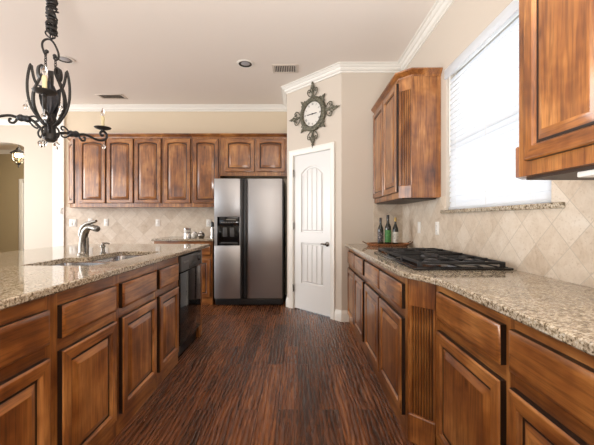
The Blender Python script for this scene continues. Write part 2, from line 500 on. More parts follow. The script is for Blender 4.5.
crown = [(0, -0.090), (0.012, -0.090), (0.012, -0.078), (0.006, -0.076), (0.008, -0.070), (0.024, -0.064), (0.034, -0.050), (0.038, -0.036), (0.052, -0.032), (0.054, -0.026), (0.064, -0.020), (0.066, -0.012), (0.086, -0.010), (0.086, 0), (0, 0)]
path = [(XR, -4.2), (XR, YP), (PX, YP), (QX, QY), (QX, YB), (XL - 0.178, YB)]
struct(sweep(path, crown, CZ - 0.0005).build('trim_1', TRIM, smooth=12))
struct(sweep([(-3.3, YA), (-9, YA)], crown, CZ - 0.0005).build('trim_2', TRIM))
struct(sweep([(-3.4, 8.75), (-8.9, 8.75)], crown, CZ - 0.0005).build('trim_3', TRIM))
basep = [(0, 0), (0.016, 0), (0.016, 0.085), (0.012, 0.10), (0.008, 0.112), (0.006, 0.13), (0, 0.132)]
def along(u): return (QX + u * S2, QY - u * S2)
struct(sweep([(0.615, YP), (PX, YP), along(D1 + 0.078)], basep, 0).build('baseboard_pantry', TRIM))
struct(sweep([along(D0 - 0.078), (QX, QY), (QX, YB - 0.01)], basep, 0).build('baseboard_slant', TRIM))
struct(sweep([(-3.4, 8.75), (-7.20, 8.75)], basep, 0).build('baseboard_hall', TRIM))

# window
win = struct_root('window_1', (XR, 0, 0))
f = MB()
for a, b_, c, d in ((WY0, WY1, WZ0, WZ0 + 0.045), (WY0, WY1, WZ1 - 0.045, WZ1), (WY0, WY0 + 0.045, WZ0 + 0.045, WZ1 - 0.045),
                    (WY1 - 0.045, WY1, WZ0 + 0.045, WZ1 - 0.045), (WY0 + 0.045, WY1 - 0.045, 1.84, 1.88)):
    f.cbox(0.085, 0.125, a, b_, c, d, 0.004)
f.build('window_frame', TRIM, win)
MB().box(0.103, 0.107, WY0 + 0.04, WY1 - 0.04, WZ0 + 0.04, WZ1 - 0.04).build('window_pane', PANE, win, smooth=0)
MB().cbox(-0.034, 0.084, WY0 - 0.095, WY1 + 0.045, WZ0 - 0.030, WZ0 - 0.001, 0.006).build('window_sill', GRANITE, win)
# blind
bl = thing('window_blind', 'white faux-wood slat blind lowered over the bright kitchen window', 'blind', (XR + 0.03, (WY0 + WY1) / 2, WZ1))
bh = (WY1 - WY0) / 2 - 0.008
s_ = MB(); zz = -0.10; tilt = R(72)
while zz > -(WZ1 - WZ0) + 0.045:
    L = []
    for q in range(5):
        t = -1 + q * 0.5
        w_ = 0.025 * t
        bow = 0.0035 * (1 - t * t)
        x = w_ * math.cos(tilt) - bow * math.sin(tilt); z = w_ * math.sin(tilt) + bow * math.cos(tilt)
        L.append((x, z))
    prof = [(x, z) for x, z in L] + [(x + 0.0024 * math.sin(tilt), z - 0.0024 * math.cos(tilt)) for x, z in reversed(L)]
    s_.loops([[(x, -bh, zz + z) for x, z in prof], [(x, bh, zz + z) for x, z in prof]], 0, True, True, True)
    zz -= 0.0425
s_.build('slats', BLIND, bl)
v_ = MB()
v_.cbox(-0.050, -0.032, -bh - 0.006, bh + 0.006, -0.082, -0.002, 0.004)
v_.build('valance', BLIND, bl)
MB().cbox(-0.026, 0.026, -bh, bh, -0.045, -0.002, 0.002).build('head_rail', PLATE, bl)
MB().cbox(-0.018, 0.018, -bh, bh, -(WZ1 - WZ0) + 0.004, -(WZ1 - WZ0) + 0.022, 0.004).build('bottom_rail', BLIND, bl)
MB().tube([(-0.036, bh - 0.07, -0.06), (-0.038, bh - 0.07, -0.72)], 0.004, 8).build('tilt_wand', PLATE, bl)
lc = MB()
for yy in (-bh + 0.14, 0, bh - 0.14):
    lc.tube([(-0.027, yy, -0.05), (-0.027, yy, -(WZ1 - WZ0) + 0.02)], 0.0012, 6)
lc.build('ladder_cord', PLATE, bl)

# pantry door
dr = struct_root('door_1', (QX, QY, 0), -45)
def rect_loop(x0, x1, z0, z1, y, arch=0.0, m=14):
    pts = [(x0, y, z0), (x1, y, z0)]
    for i in range(m + 1):
        t = 1 - 2 * i / m
        pts.append(((x0 + x1) / 2 + t * (x1 - x0) / 2, y, z1 - arch * abs(t) ** 2.2))
    return pts
def fill_grid(mb, u0, u1, z0, z1, holes, y, mi=0):
    """flat face u0..u1 z0..z1 with stacked holes (x0,x1,z0,z1,arch)"""
    zs = z0
    for (a, b_, c, d, ar_) in holes:
        mb.add([(u0, y, zs), (u1, y, zs), (u1, y, c), (u0, y, c)], [(0, 1, 2, 3)], mi)
        mb.add([(u0, y, c), (a, y, c), (a, y, d - ar_), (u0, y, d - ar_)], [(0, 1, 2, 3)], mi)
        mb.add([(b_, y, c), (u1, y, c), (u1, y, d - ar_), (b_, y, d - ar_)], [(0, 1, 2, 3)], mi)
        if ar_:
            top = rect_loop(a, b_, c, d, y, ar_)[2:]
            n = len(top)
            mb.add(top + [(p[0], y, d + 0.01) for p in top], [(i, i + 1, n + i + 1, n + i) for i in range(n - 1)], mi)
            mb.add([(u0, y, d - ar_), (a, y, d - ar_), (a, y, d + 0.01), (u0, y, d + 0.01)], [(0, 1, 2, 3)], mi)
            mb.add([(b_, y, d - ar_), (u1, y, d - ar_), (u1, y, d + 0.01), (b_, y, d + 0.01)], [(0, 1, 2, 3)], mi)
            zs = d + 0.01
        else: zs = d
    mb.add([(u0, y, zs), (u1, y, zs), (u1, y, z1), (u0, y, z1)], [(0, 1, 2, 3)], mi)
yd = 0.018
DB = 0.012
hl = [(D0 + 0.125, D1 - 0.125, 0.36, 0.90, 0.0), (D0 + 0.125, D1 - 0.125, 1.04, 1.90, 0.09)]
ds = MB(); fill_grid(ds, D0, D1, DB, DH, hl, yd)
ds.loops([rect_loop(D0, D1, DB, DH, yd), rect_loop(D0, D1, DB, DH, yd + 0.035)], 0, True, False, True)
DG = 0.010
ds.build('door_slab', DOORW, dr, smooth=0)
for (a, b_, c, d, ar_) in hl:
    p = MB()
    def lp(i, y): return rect_loop(a + i, b_ - i, c + i, d - i, y, ar_)
    p.loops([lp(0, yd), lp(0.006, yd + 0.014), lp(0.018, yd + 0.015), lp(0.030, yd + 0.004)], 0, True)
    # beaded planks
    i = 0.030; n_ = 4; pw = (b_ - a - 2 * i) / n_
    for q in range(n_):
        x0 = a + i + q * pw; x1 = x0 + pw
        def zt(x):
            t = (x - (a + b_) / 2) / ((b_ - a) / 2 - i); return d - i - ar_ * abs(t) ** 2.2
        g = 0.008
        xs = [x0, x0 + g] + [x0 + g + (pw - 2 * g) * r / 4 for r in range(1, 4)] + [x1 - g, x1]
        ys = [yd + 0.016, yd + 0.004] + [yd + 0.004] * 3 + [yd + 0.004, yd + 0.016]
        p.add([(x, y, c + i) for x, y in zip(xs, ys)] + [(x, y, zt(x)) for x, y in zip(xs, ys)],
              [(r, r + 1, len(xs) + r + 1, len(xs) + r) for r in range(len(xs) - 1)])
    p.build('door_panel', DOORW, dr, smooth=0)
cs = MB()
cp = [(0.0, 0.0), (0.070, 0.0), (0.070, -0.020), (0.058, -0.022), (0.040, -0.017), (0.016, -0.015), (0.006, -0.010), (0.0, -0.008)]
L = []
for (x, z, sx, sz) in ((D0 - 0.006, 0.0, -1, 0), (D0 - 0.006, DH + 0.006, -1, 1), (D1 + 0.006, DH + 0.006, 1, 1), (D1 + 0.006, 0.0, 1, 0)):
    L.append([(x + sx * a, b_, z + sz * a) for a, b_ in cp])
cs.loops(L, 0, True, True, True)
cs.box(D0 - 0.012, D0 - 0.002, 0, 0.10, 0, DH + 0.01).box(D1 + 0.002, D1 + 0.012, 0, 0.10, 0, DH + 0.01).box(D0 - 0.012, D1 + 0.012, 0, 0.10, DH + 0.002, DH + 0.012)
cs.build('door_casing', TRIM, dr)
kx, kz = D1 - 0.06, 0.90
kn = MB()
kn.lathe([(0.0, 0), (0.030, 0), (0.031, 0.006), (0.024, 0.010), (0.011, 0.014), (0.010, 0.035), (0.0, 0.036)], (0, 0, 0), 18)
kn.v = [(kx + x, yd - z, kz + y) for x, y, z in kn.v]
kn.tube([(kx, yd - 0.040, kz), (kx - 0.02, yd - 0.046, kz + 0.003), (kx - 0.045, yd - 0.046, kz + 0.004), (kx - 0.07, yd - 0.042, kz)], [0.014, 0.013, 0.012, 0.009], 10)
kn.build('door_handle', NICKEL, dr)
for z in (0.22 + 0.06, 1.12, 1.83):
    h_ = MB().cbox(D0 - 0.012, D0 + 0.008, yd - 0.022, yd - 0.010, z - 0.045, z + 0.045, 0.003)
    h_.tube([(D0 - 0.002, yd - 0.024, z - 0.05), (D0 - 0.002, yd - 0.024, z + 0.05)], 0.006, 8)
    if z < 0.5: h_.tube([(D0 - 0.002, yd - 0.024, z + 0.05), (D0 + 0.03, yd - 0.06, z + 0.05), (D0 + 0.055, yd - 0.06, z + 0.05)], 0.006, 8)
    h_.build('door_hinge', NICKEL, dr)

# hall door frame seen through the arch
hd = struct_root('door_2', (-7.28, 8.75, 0))
hm = MB().cbox(-0.065, 0.035, -0.022, -0.001, 0, 2.28, 0.005).cbox(0.035, 0.97, -0.022, -0.001, 2.19, 2.28, 0.005).cbox(0.87, 0.97, -0.022, -0.001, 0, 2.18, 0.005)
hm.build('door_casing', TRIM, hd)
MB().box(0.035, 0.87, -0.012, -0.001, 0.01, 2.18).build('door_slab', DOORW, hd, smooth=0)

# ------------------------------------------------------------------ cabinetry
M4 = [WV, WX, DARK_EDGE]
def panel_door(parent, u0, u1, v0, v1, y=0.0, arch=0.0, st=0.058, name='door', th=0.027):
    d = MB(); P = MB(); nt_ = 15
    def lp(i, out, a): return rect_loop(u0 + i, u1 - i, v0 + i, v1 - i, y - out, a, 14)
    def skin(mb, A, B, dark_band=False):
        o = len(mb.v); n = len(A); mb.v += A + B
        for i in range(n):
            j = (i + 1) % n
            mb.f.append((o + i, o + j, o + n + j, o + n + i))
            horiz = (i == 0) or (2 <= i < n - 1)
            mb.m.append(2 if dark_band else (1 if horiz else 0))
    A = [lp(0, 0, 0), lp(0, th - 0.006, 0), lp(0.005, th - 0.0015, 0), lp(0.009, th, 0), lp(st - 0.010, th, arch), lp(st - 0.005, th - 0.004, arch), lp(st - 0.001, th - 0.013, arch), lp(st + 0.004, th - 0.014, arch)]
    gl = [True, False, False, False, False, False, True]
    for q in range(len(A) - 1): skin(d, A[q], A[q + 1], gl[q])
    o = d.build(name, M4, parent)
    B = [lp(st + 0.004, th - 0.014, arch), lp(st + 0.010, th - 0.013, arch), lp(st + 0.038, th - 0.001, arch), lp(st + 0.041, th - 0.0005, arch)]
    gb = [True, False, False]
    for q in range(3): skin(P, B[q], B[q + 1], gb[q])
    n = len(B[-1]); o2 = len(P.v); P.v += B[-1]; P.f.append(tuple(range(o2, o2 + n))); P.m.append(0)
    P.build('raised_panel', M4, o)
    return o
def drawer_front(parent, u0, u1, v0, v1, y=0.0, th=0.027):
    d = MB()
    def lp(i, out): return [(u0 + i, y - out, v0 + i), (u1 - i, y - out, v0 + i), (u1 - i, y - out, v1 - i), (u0 + i, y - out, v1 - i)]
    L = [lp(0, 0), lp(0, th - 0.007), lp(0.004, th - 0.004), lp(0.012, th - 0.001), lp(0.016, th)]
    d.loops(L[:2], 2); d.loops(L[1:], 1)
    o = len(d.v); d.v += L[-1]; d.f.append((o, o + 1, o + 2, o + 3)); d.m.append(1)
    return d.build('drawer', M4, parent)
def base_cabinet(label, loc, rz, wd_, cols, depth=0.58, h=0.90, group=None, toe=True, name='base_cabinet'):
    t = thing(name, label, 'cabinet', loc, rz, group)
    b = MB()
    b.box(0, wd_, 0, 0.020, 0, 0.115, 1).box(0, wd_, 0, 0.020, 0.648, 0.706, 1).box(0, wd_, 0, 0.020, 0.838, h, 1)
    e = [0] + [x for c in cols for x in c] + [wd_]
    for a, c in zip(e[0::2], e[1::2]):
        b.box(a, c, -0.0002, 0.020, 0.0, h, 0)
    for (u0, u1) in cols:
        b.box(u0, u1, 0.0015, 0.0195, 0.10, 0.85, 0)
    b.box(0, 0.016, 0.02, depth, 0, h, 0).box(wd_ - 0.016, wd_, 0.02, depth, 0, h, 0).box(0.016, wd_ - 0.016, depth - 0.012, depth, 0, h, 0).box(0.016, wd_ - 0.016, 0.02, depth - 0.012, 0.09, 0.108, 0)
    b.build('body', M4, t, smooth=0)
    for (u0, u1) in cols:
        panel_door(t, u0, u1, 0.110, 0.650)
        drawer_front(t, u0, u1, 0.704, 0.842)
    return t

# island: the front faces the aisle
IX = -1.008
GI = 'island cabinets under the granite top'
for (y0, y1, a, b_, lab) in (
        (0.36, 0.855, 0.40, 0.82, 'alder island cabinet out of the picture, five units from the dishwasher'),
        (0.860, 1.355, 0.905, 1.322, 'alder island cabinet at the picture edge, four units from the dishwasher'),
        (1.355, 1.838, 1.390, 1.806, 'alder island cabinet three units from the dishwasher, before the sink'),
        (1.838, 2.343, 1.868, 2.315, 'alder island cabinet below the faucet, two units from the dishwasher'),
        (2.343, 2.795, 2.370, 2.745, 'narrow alder island cabinet directly beside the black dishwasher')):
    base_cabinet(lab, (IX, y0, 0), 90, y1 - y0 - 0.001, [(a - y0, b_ - y0)], 0.66, 0.902, GI)
# raised bar side and end panel of the island
ib = MB()
ib.box(-2.12, -1.675, 0.36, 3.48, 0, 0.902, 0)
o = ib.build('island_base', WV, None, smooth=0); tag(o, 'wood clad bar side of the island carrying the overhanging granite', 'island base')
ep = thing('end_panel', 'alder end panel closing the island beyond the dishwasher', 'panel', (IX, 3.402, 0), 90)
MB().cbox(0, 0.078, -0.004, 0.66, 0, 0.902, 0.004).build('panel_board', WV, ep)

# dishwasher
dw = thing('dishwasher', 'black built-in dishwasher at the far end of the island', 'dishwasher', (IX, 2.80, 0), 90)
MB().box(0.004, 0.594, 0.03, 0.60, 0.06, 0.895).build('body', BLACKP, dw, smooth=0)
MB().cbox(0.004, 0.594, -0.016, 0.03, 0.13, 0.745, 0.008).build('door', BLACKG, dw)
cpn = MB().cbox(0.004, 0.594, -0.024, 0.03, 0.755, 0.888, 0.008)
cpo = cpn.build('control_panel', DKGREY, dw)
MB().cbox(0.20, 0.40, -0.030, -0.020, 0.765, 0.800, 0.004).build('handle', BLACKP, dw)
for q in range(5):
    MB().cbox(0.05 + q * 0.028, 0.072 + q * 0.028, -0.028, -0.022, 0.825, 0.842, 0.002).build('button', plain('dishwasher_button', (0.12, 0.12, 0.125), 0.4) if q == 0 else bpy.data.materials['dishwasher_button'], cpo)
MB().lathe([(0.0, 0), (0.026, 0), (0.022, 0.022), (0, 0.022)], (0, 0, 0), 16)
kb = MB().lathe([(0.0, 0), (0.027, 0), (0.022, 0.020), (0, 0.020)], (0, 0, 0), 18)
kb.v = [(0.49 + x, -0.022 - z, 0.826 + y) for x, y, z in kb.v]; kb.build('dial', BLACKP, cpo)
MB().box(0.004, 0.594, 0.035, 0.06, 0.004, 0.125).build('toe_panel', BLACKP, dw, smooth=0)

# right-hand run
GR = 'base cabinets along the window wall'
RX = 0.600
base_cabinet('alder base cabinet with two doors against the pantry wall', (RX, YP - 0.002, 0), -90, 1.014, [(0.065, 0.495), (0.535, 0.955)], 0.62, 0.885, GR)
ct_cab = base_cabinet('alder base cabinet with two doors under the gas cooktop', (RX, 2.907, 0), -90, 1.085, [(0.035, 0.525), (0.553, 1.050)], 0.62, 0.885, GR)
# fluted pilaster on the cooktop cabinet's near corner
def pilaster(parent, p0, p1, z0, z1, top, bot, name='fluted_pilaster', mats=None, out=0.010, nf=8):
    """45 degree fluted corner post between plan points p0 -> p1 (front is on the right of the direction)"""
    a, b_ = Vector(p0), Vector(p1); d = (b_ - a); Lw = d.length; d.normalize(); n = Vector((d.y, -d.x))
    def pt(u, o, z): q = a + d * u + n * o; return (q.x, q.y, z)
    mb = MB(); prof = [(0, -0.015), (0, 0.0)]
    mg = 0.07 * Lw; fw = (Lw - 2 * mg) / nf
    for q in range(nf):
        x = mg + q * fw
        prof += [(x + fw * 0.12, 0.0), (x + fw * 0.32, -0.009), (x + fw * 0.68, -0.009), (x + fw * 0.88, 0.0)]
    prof += [(Lw, 0.0), (Lw, -0.015)]
    m0 = len(mb.f)
    mb.loops([[pt(u, o, z0 + bot) for u, o in prof], [pt(u, o, z1 - top) for u, o in prof]], 0, True, True, True)
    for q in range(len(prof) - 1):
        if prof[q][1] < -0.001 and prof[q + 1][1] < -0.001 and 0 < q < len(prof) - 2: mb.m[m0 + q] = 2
    for (za, zb, o) in ((z0, z0 + bot, out), (z1 - top, z1, out * 0.4)):
        pr = [(-0.002, -0.015), (-0.002, o), (Lw + 0.002, o), (Lw + 0.002, -0.015)]
        pi_ = [(0.002, -0.015), (0.002, o - 0.004), (Lw - 0.002, o - 0.004), (Lw - 0.002, -0.015)]
        mb.loops([[pt(u, v, za) for u, v in pr], [pt(u, v, zb - 0.006) for u, v in pr], [pt(u, v, zb) for u, v in pi_]], 0, True, True, True)
    return mb.build(name, M4, parent, smooth=25)
pilaster(ct_cab, (1.092, 0.010), (1.192, 0.110), 0, 0.885, 0.150, 0.15)
bk = MB().prism([(1.0845, 0.0), (1.0925, 0.0), (1.0925, 0.025), (1.176, 0.110), (1.190, 0.110), (1.190, 0.60), (1.0845, 0.60)], 0, 0.885)
bk.build('corner_filler', WV, ct_cab, smooth=0)
base_cabinet('alder base cabinet in the recessed near run, next to the fluted pilaster', (0.712, 1.712, 0), -90, 0.600, [(0.052, 0.578)], 0.51, 0.885, GR)
base_cabinet('alder base cabinet nearest the camera at the lower right corner of the picture', (0.712, 1.111, 0), -90, 0.56, [(0.022, 0.535)], 0.51, 0.885, GR)
base_cabinet('alder base cabinet past the picture edge in the near run', (0.712, 0.55, 0), -90, 0.50, [(0.022, 0.478)], 0.51, 0.885, GR)

# back counter cabinet, left of the fridge
bc = base_cabinet('short alder base cabinet on the back wall beside the refrigerator', (-2.04, 4.705, 0), 0, 0.83, [(0.03, 0.41), (0.435, 0.80)], 0.60, 0.902, None)

# upper cabinets
def carcass(t, w_, h, depth, zt=0.0):
    b = MB(); b.box(0, w_, 0, depth, 0, h, 0)
    return b.build('body', M4, t, smooth=0)
UZ0, UZ1 = 1.395, 2.46
YU = 5.005
def xb(px, Y=YU): return (px - 298) / 332 * Y
GU = 'upper cabinets on the back wall'
ucp = [(0, 0), (0.006, 0), (0.008, 0.012), (0.020, 0.020), (0.034, 0.040), (0.040, 0.044), (0.042, 0.056), (0, 0.056)]
def upper_back(label, x0, x1, doors, z0, group=GU, arch=0.020, leftend=False):
    t = thing('upper_cabinet', label, 'cabinet', (x0, YU, z0), 0, group)
    b = MB()
    if leftend:
        b.prism([(0, 0), (x1 - x0, 0), (x1 - x0, YB - YU - 0.009), (-0.25, YB - YU - 0.009), (-0.25, 0.25)], 0, UZ1 - z0, 0)
    else: b.box(0, x1 - x0, 0, YB - YU - 0.009, 0, UZ1 - z0, 0)
    b.build('body', M4, t, smooth=0)
    pth = [(x1 - x0, 0), (0, 0)] + ([(-0.25, 0.25), (-0.25, YB - YU - 0.010)] if leftend else [])
    sweep(pth, ucp, UZ1 - z0 - 0.02).build('crown', WX, t)
    for (a, c) in doors:
        panel_door(t, a - x0, c - x0, 0.058, UZ1 - z0 - 0.040, 0, arch)
    return t
ub = upper_back('longest alder upper cabinet with three arched doors above the sink side', xb(75.2), xb(162.6), [(xb(79.5), xb(106)), (xb(107.5), xb(133.6)), (xb(135.2), xb(161.4))], UZ0, leftend=True)
ed = panel_door(ub, 0.02, 0.335, 0.058, UZ1 - UZ0 - 0.040, 0, 0.020, name='angled_end_panel'); ed.location = (-0.25, 0.25, 0); ed.rotation_euler = (0, 0, R(-45))
upper_back('single-door alder upper cabinet between the long unit and the unit touching the fridge', xb(162.8), xb(192), [(xb(164.5), xb(190.8))], UZ0)
upper_back('single-door alder upper cabinet touching the left edge of the fridge-top unit', xb(192.2), xb(220.2), [(xb(193.4), xb(218.6))], UZ0)
uf = upper_back('short wide alder upper cabinet above the refrigerator with two arched doors', xb(220.4), QX - 0.004, [(xb(224.8), xb(254.5)), (xb(256.5), xb(285.2))], 1.865)
# upper cabinet left of the window
UX = 0.904
uw = thing('upper_cabinet', 'tall alder upper cabinet in the corner between pantry wall and window', 'cabinet', (UX, YP - 0.002, UZ0), -90, 'upper cabinets on the window wall')
RH = UZ1 - UZ0
CL = YP - 0.002 - 2.965
MB().prism([(0, 0), (CL, 0), (CL, 0.03), (CL + 0.055, 0.085), (CL + 0.085, 0.085), (CL + 0.085, XR - UX - 0.001), (0, XR - UX - 0.001)], 0, RH, 0).build('body', [WV], uw, smooth=0)
panel_door(uw, 0.03, 0.475, 0.055, RH - 0.035, 0, 0.0)
panel_door(uw, 0.497, 0.940, 0.055, RH - 0.035, 0, 0.0)
pilaster(uw, (CL + 0.002, 0.002), (CL + 0.083, 0.083), 0, RH, 0.12, 0.11, out=0.012, nf=6)
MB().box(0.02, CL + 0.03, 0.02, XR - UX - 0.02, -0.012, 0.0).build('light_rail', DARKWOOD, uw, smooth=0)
cr_ = sweep([(CL + 0.085, XR - UX - 0.002), (CL + 0.085, 0.085), (CL, 0), (0.0, 0)], [(a, b_) for a, b_ in ucp], RH - 0.012)
cr_.build('crown', WX, uw)
# upper cabinet right of the window
NY = 1.372
un = thing('upper_cabinet', 'large alder upper cabinet cut off at the upper right, near the viewer', 'cabinet', (UX, NY - 0.014, UZ0 - 0.02), -90, 'upper cabinets on the window wall')
MB().prism([(0, 0), (1.30, 0), (1.30, XR - UX - 0.001), (-0.085, XR - UX - 0.001), (-0.085, 0.085), (-0.055, 0.085), (0, 0.03)], 0, RH + 0.02, 0).build('body', [WV], un, smooth=0)
for q in range(3):
    panel_door(un, 0.062 + q * 0.425, 0.455 + q * 0.425, 0.055, RH - 0.015, 0, 0.0)
pilaster(un, (-0.083, 0.083), (-0.002, 0.002), 0, RH + 0.02, 0.12, 0.125, out=0.012, nf=6)
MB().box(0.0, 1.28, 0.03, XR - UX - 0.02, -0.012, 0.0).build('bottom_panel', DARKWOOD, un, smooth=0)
cr_ = sweep([(1.30, XR - UX - 0.002), (1.30, 0), (0, 0), (-0.085, 0.085), (-0.085, XR - UX - 0.002)], ucp, RH + 0.008)
cr_.build('crown', WX, un)
ul = MB().cbox(0.94, 1.06, 0.50, 1.12, UZ0 - 0.052, UZ0 - 0.033, 0.004)
o = ul.build('under_cabinet_light', PLATE, None); tag(o, 'slim white under-cabinet light below the large cut-off upper cabinet', 'lamp')

# ------------------------------------------------------------------ granite tops
def rounded(poly, r, n=5):
    out = []; N = len(poly)
    for i in range(N):
        p, a, b_ = Vector(poly[i]), Vector(poly[i - 1]), Vector(poly[(i + 1) % N])
        rr = r[i] if isinstance(r, (list, tuple)) else r
        if rr <= 0: out.append(tuple(p)); continue
        d0 = (a - p).normalized(); d1 = (b_ - p).normalized()
        s, e = p + d0 * rr, p + d1 * rr
        for q in range(n + 1):
            t = q / n; out.append(tuple((1 - t) ** 2 * s + 2 * t * (1 - t) * p + t * t * e))
    return out
def inset(poly, d):
    N = len(poly); out = []
    for i in range(N):
        p, a, b_ = Vector(poly[i]), Vector(poly[i - 1]), Vector(poly[(i + 1) % N])
        d0 = (p - a).normalized(); d1 = (b_ - p).normalized()
        n0 = Vector((-d0.y, d0.x)); n1 = Vector((-d1.y, d1.x)); m = n0 + n1
        m = m / max(m.dot(n0), 0.3); out.append(tuple(p + m * d))
    return out
def slab(outer, holes, z0, z1, e=0.005):
    """counter-clockwise outline, optional holes, eased edges"""
    mb = MB()
    o1 = inset(outer, e)
    rings = [[(x, y, z0) for x, y in o1], [(x, y, z0 + e) for x, y in outer], [(x, y, z1 - e) for x, y in outer], [(x, y, z1) for x, y in o1]]
    mb.loops(rings, 0)
    hs = []
    for h_ in holes:
        h2 = inset(h_, -0.003)
        mb.loops([[(x, y, z1) for x, y in h2], [(x, y, z1 - 0.003) for x, y in h_], [(x, y, z0) for x, y in h_]], 0)
        hs.append((h2, h_))
    for z, top in ((z1, True), (z0, False)):
        bm = bmesh.new()
        for lp in [o1] + [h2 if top else h_ for h2, h_ in hs]:
            vs = [bm.verts.new((x, y, z)) for x, y in lp]
            for i in range(len(vs)): bm.edges.new((vs[i], vs[(i + 1) % len(vs)]))
        bmesh.ops.triangle_fill(bm, use_beauty=True, use_dissolve=False, edges=bm.edges[:])
        mb.bm(bm); bm.free()
    bm = bmesh.new()
    vs = [bm.verts.new(p) for p in mb.v]
    for f_ in mb.f:
        try: bm.faces.new([vs[i] for i in f_])
        except ValueError: pass
    bmesh.ops.remove_doubles(bm, verts=bm.verts[:], dist=0.0002)
    out = MB(); out.bm(bm); bm.free()
    return out
SZ0, SZ1 = 0.903, 0.935
hole = rounded([(-1.19, 1.93), (-1.140, 2.80), (-1.50, 2.80), (-1.50, 2.36), (-1.62, 2.33), (-1.62, 1.93)], [0.06, 0.04, 0.06, 0.03, 0.03, 0.025])
RZ1 = 0.918
isl = slab(rounded([(-0.975, 0.32), (-0.975, 3.69), (-2.43, 3.69), (-2.43, 0.32)], [0.02, 0.03, 0.03, 0.02]), [hole], SZ0, SZ1)
o = isl.build('countertop', GRANITE, None, smooth=40); tag(o, 'speckled granite top of the island with a sink cut into it', 'countertop')
edge = [(0.675, -0.10), (0.675, 1.45), (0.670, 1.56), (0.652, 1.635), (0.580, 1.785), (0.564, 1.825), (0.560, 1.86), (0.560, YP - 0.001)]
rs = slab([(XR - 0.009, YP - 0.009), (0.560, YP - 0.001)][::1] + list(reversed(edge[:-1])) + [(XR - 0.009, -0.10)], [], 0.886, RZ1)
o = rs.build('countertop', GRANITE, None, smooth=40); tag(o, 'long granite counter below the window, bowed out around the gas cooktop', 'countertop')
bs = slab([(-2.06, 4.665), (-1.19, 4.665), (-1.19, YB - 0.009), (-2.06, YB - 0.009)], [], SZ0, SZ1)
o = bs.build('countertop', GRANITE, None, smooth=40); tag(o, 'short granite counter on the back wall holding canisters', 'countertop')

# ------------------------------------------------------------------ sink and faucet
sk = thing('sink', 'double-bowl stainless sink set under the island granite', 'sink', (-1.38, 2.35, 0.70))
def bowl(poly, depth):
    mb = MB(); z = 0.902 - 0.70
    lo = inset(poly, 0.03)
    lo2 = inset(poly, 0.06)
    fl = inset(poly, -0.012)
    c = Vector((sum(p[0] for p in poly) / len(poly), sum(p[1] for p in poly) / len(poly)))
    dr_ = [(c.x + 0.04 * math.cos(2 * PI * i / len(poly) + math.atan2(poly[0][1] - c.y, poly[0][0] - c.x)), c.y + 0.04 * math.sin(2 * PI * i / len(poly) + math.atan2(poly[0][1] - c.y, poly[0][0] - c.x))) for i in range(len(poly))]
    R_ = [(fl, z), (poly, z), (inset(poly, 0.004), z - 0.02), (inset(poly, 0.012), z - depth + 0.04), (lo, z - depth + 0.008), (lo2, z - depth), (dr_, z - depth - 0.004)]
    mb.loops([[(x + 1.38, y - 2.35, zz) for x, y in p] for p, zz in R_], 0, True, False, True)
    return mb
near = rounded([(-1.188, 1.932), (-1.168, 2.315), (-1.616, 2.315), (-1.616, 1.934)], [0.06, 0.07, 0.05, 0.03])
far = rounded([(-1.166, 2.372), (-1.142, 2.772), (-1.498, 2.772), (-1.498, 2.372)], [0.07, 0.05, 0.06, 0.07])
bowl(near, 0.19).build('bowl', SINKST, sk)
bowl(far, 0.17).build('bowl', SINKST, sk)
MB().cbox(-1.60 + 1.38, -1.17 + 1.38, 2.318 - 2.35, 2.369 - 2.35, 0.150, 0.196, 0.010).build('divider', SINKST, sk)

fx, fy = -1.605 + 0.0, 2.46
fc = thing('faucet', 'brushed nickel pull-out faucet with a lever handle behind the island sink', 'faucet', (-1.66, 2.56, SZ1))
ang = R(-22)
ca, sa = math.cos(ang), math.sin(ang)
def fr(r, z, t=0.0): return (r * ca - t * sa, r * sa + t * ca, z)
b = MB().lathe([(0.0, 0.0), (0.036, 0.0), (0.036, 0.006), (0.031, 0.012), (0.030, 0.02)], (0, 0, 0), 20)
b.tube([fr(0, 0.015), fr(0.000, 0.06), fr(0.006, 0.11), fr(0.020, 0.155), fr(0.035, 0.185)], [0.029, 0.027, 0.026, 0.026, 0.026], 16)
b.build('body', NICKEL, fc)
sp = MB().tube([fr(0.015, 0.145), fr(0.035, 0.182), fr(0.058, 0.203), fr(0.085, 0.209), fr(0.115, 0.206), fr(0.150, 0.200)], [0.022, 0.025, 0.023, 0.021, 0.022, 0.024], 16)
so = sp.build('spout', NICKEL, fc)
MB().tube([fr(0.150, 0.200), fr(0.168, 0.197), fr(0.172, 0.196)], [0.0235, 0.021, 0.017], 16).build('spray_head', plain('spray_rim', (0.20, 0.19, 0.18), 0.3, 0.8), so)
MB().tube([fr(-0.012, 0.13), fr(-0.012, 0.165), fr(0.005, 0.205), fr(0.045, 0.235), fr(0.090, 0.246), fr(0.150, 0.258)], [0.020, 0.023, 0.022, 0.017, 0.013, 0.010], 12).build('lever_handle', NICKEL, fc)
MB().tube([fr(0.035, 0.0, 0.012), fr(0.036, 0.06, 0.012), fr(0.030, 0.13, 0.012)], [0.011, 0.012, 0.013], 10).build('hose_sleeve', NICKEL, fc)
sd = thing('soap_dispenser', 'small nickel soap dispenser pump beside the faucet', 'soap dispenser', (-1.545, 2.63, SZ1))
MB().lathe([(0, 0), (0.021, 0), (0.021, 0.006), (0.014, 0.012), (0.013, 0.045), (0.018, 0.05), (0.018, 0.064), (0.010, 0.07), (0.010, 0.086), (0, 0.088)], (0, 0, 0), 16).build('body', NICKEL, sd)
MB().tube([(0, 0, 0.078), (0.03, -0.006, 0.082), (0.055, -0.01, 0.078)], [0.008, 0.007, 0.006], 10).build('nozzle', NICKEL, sd)

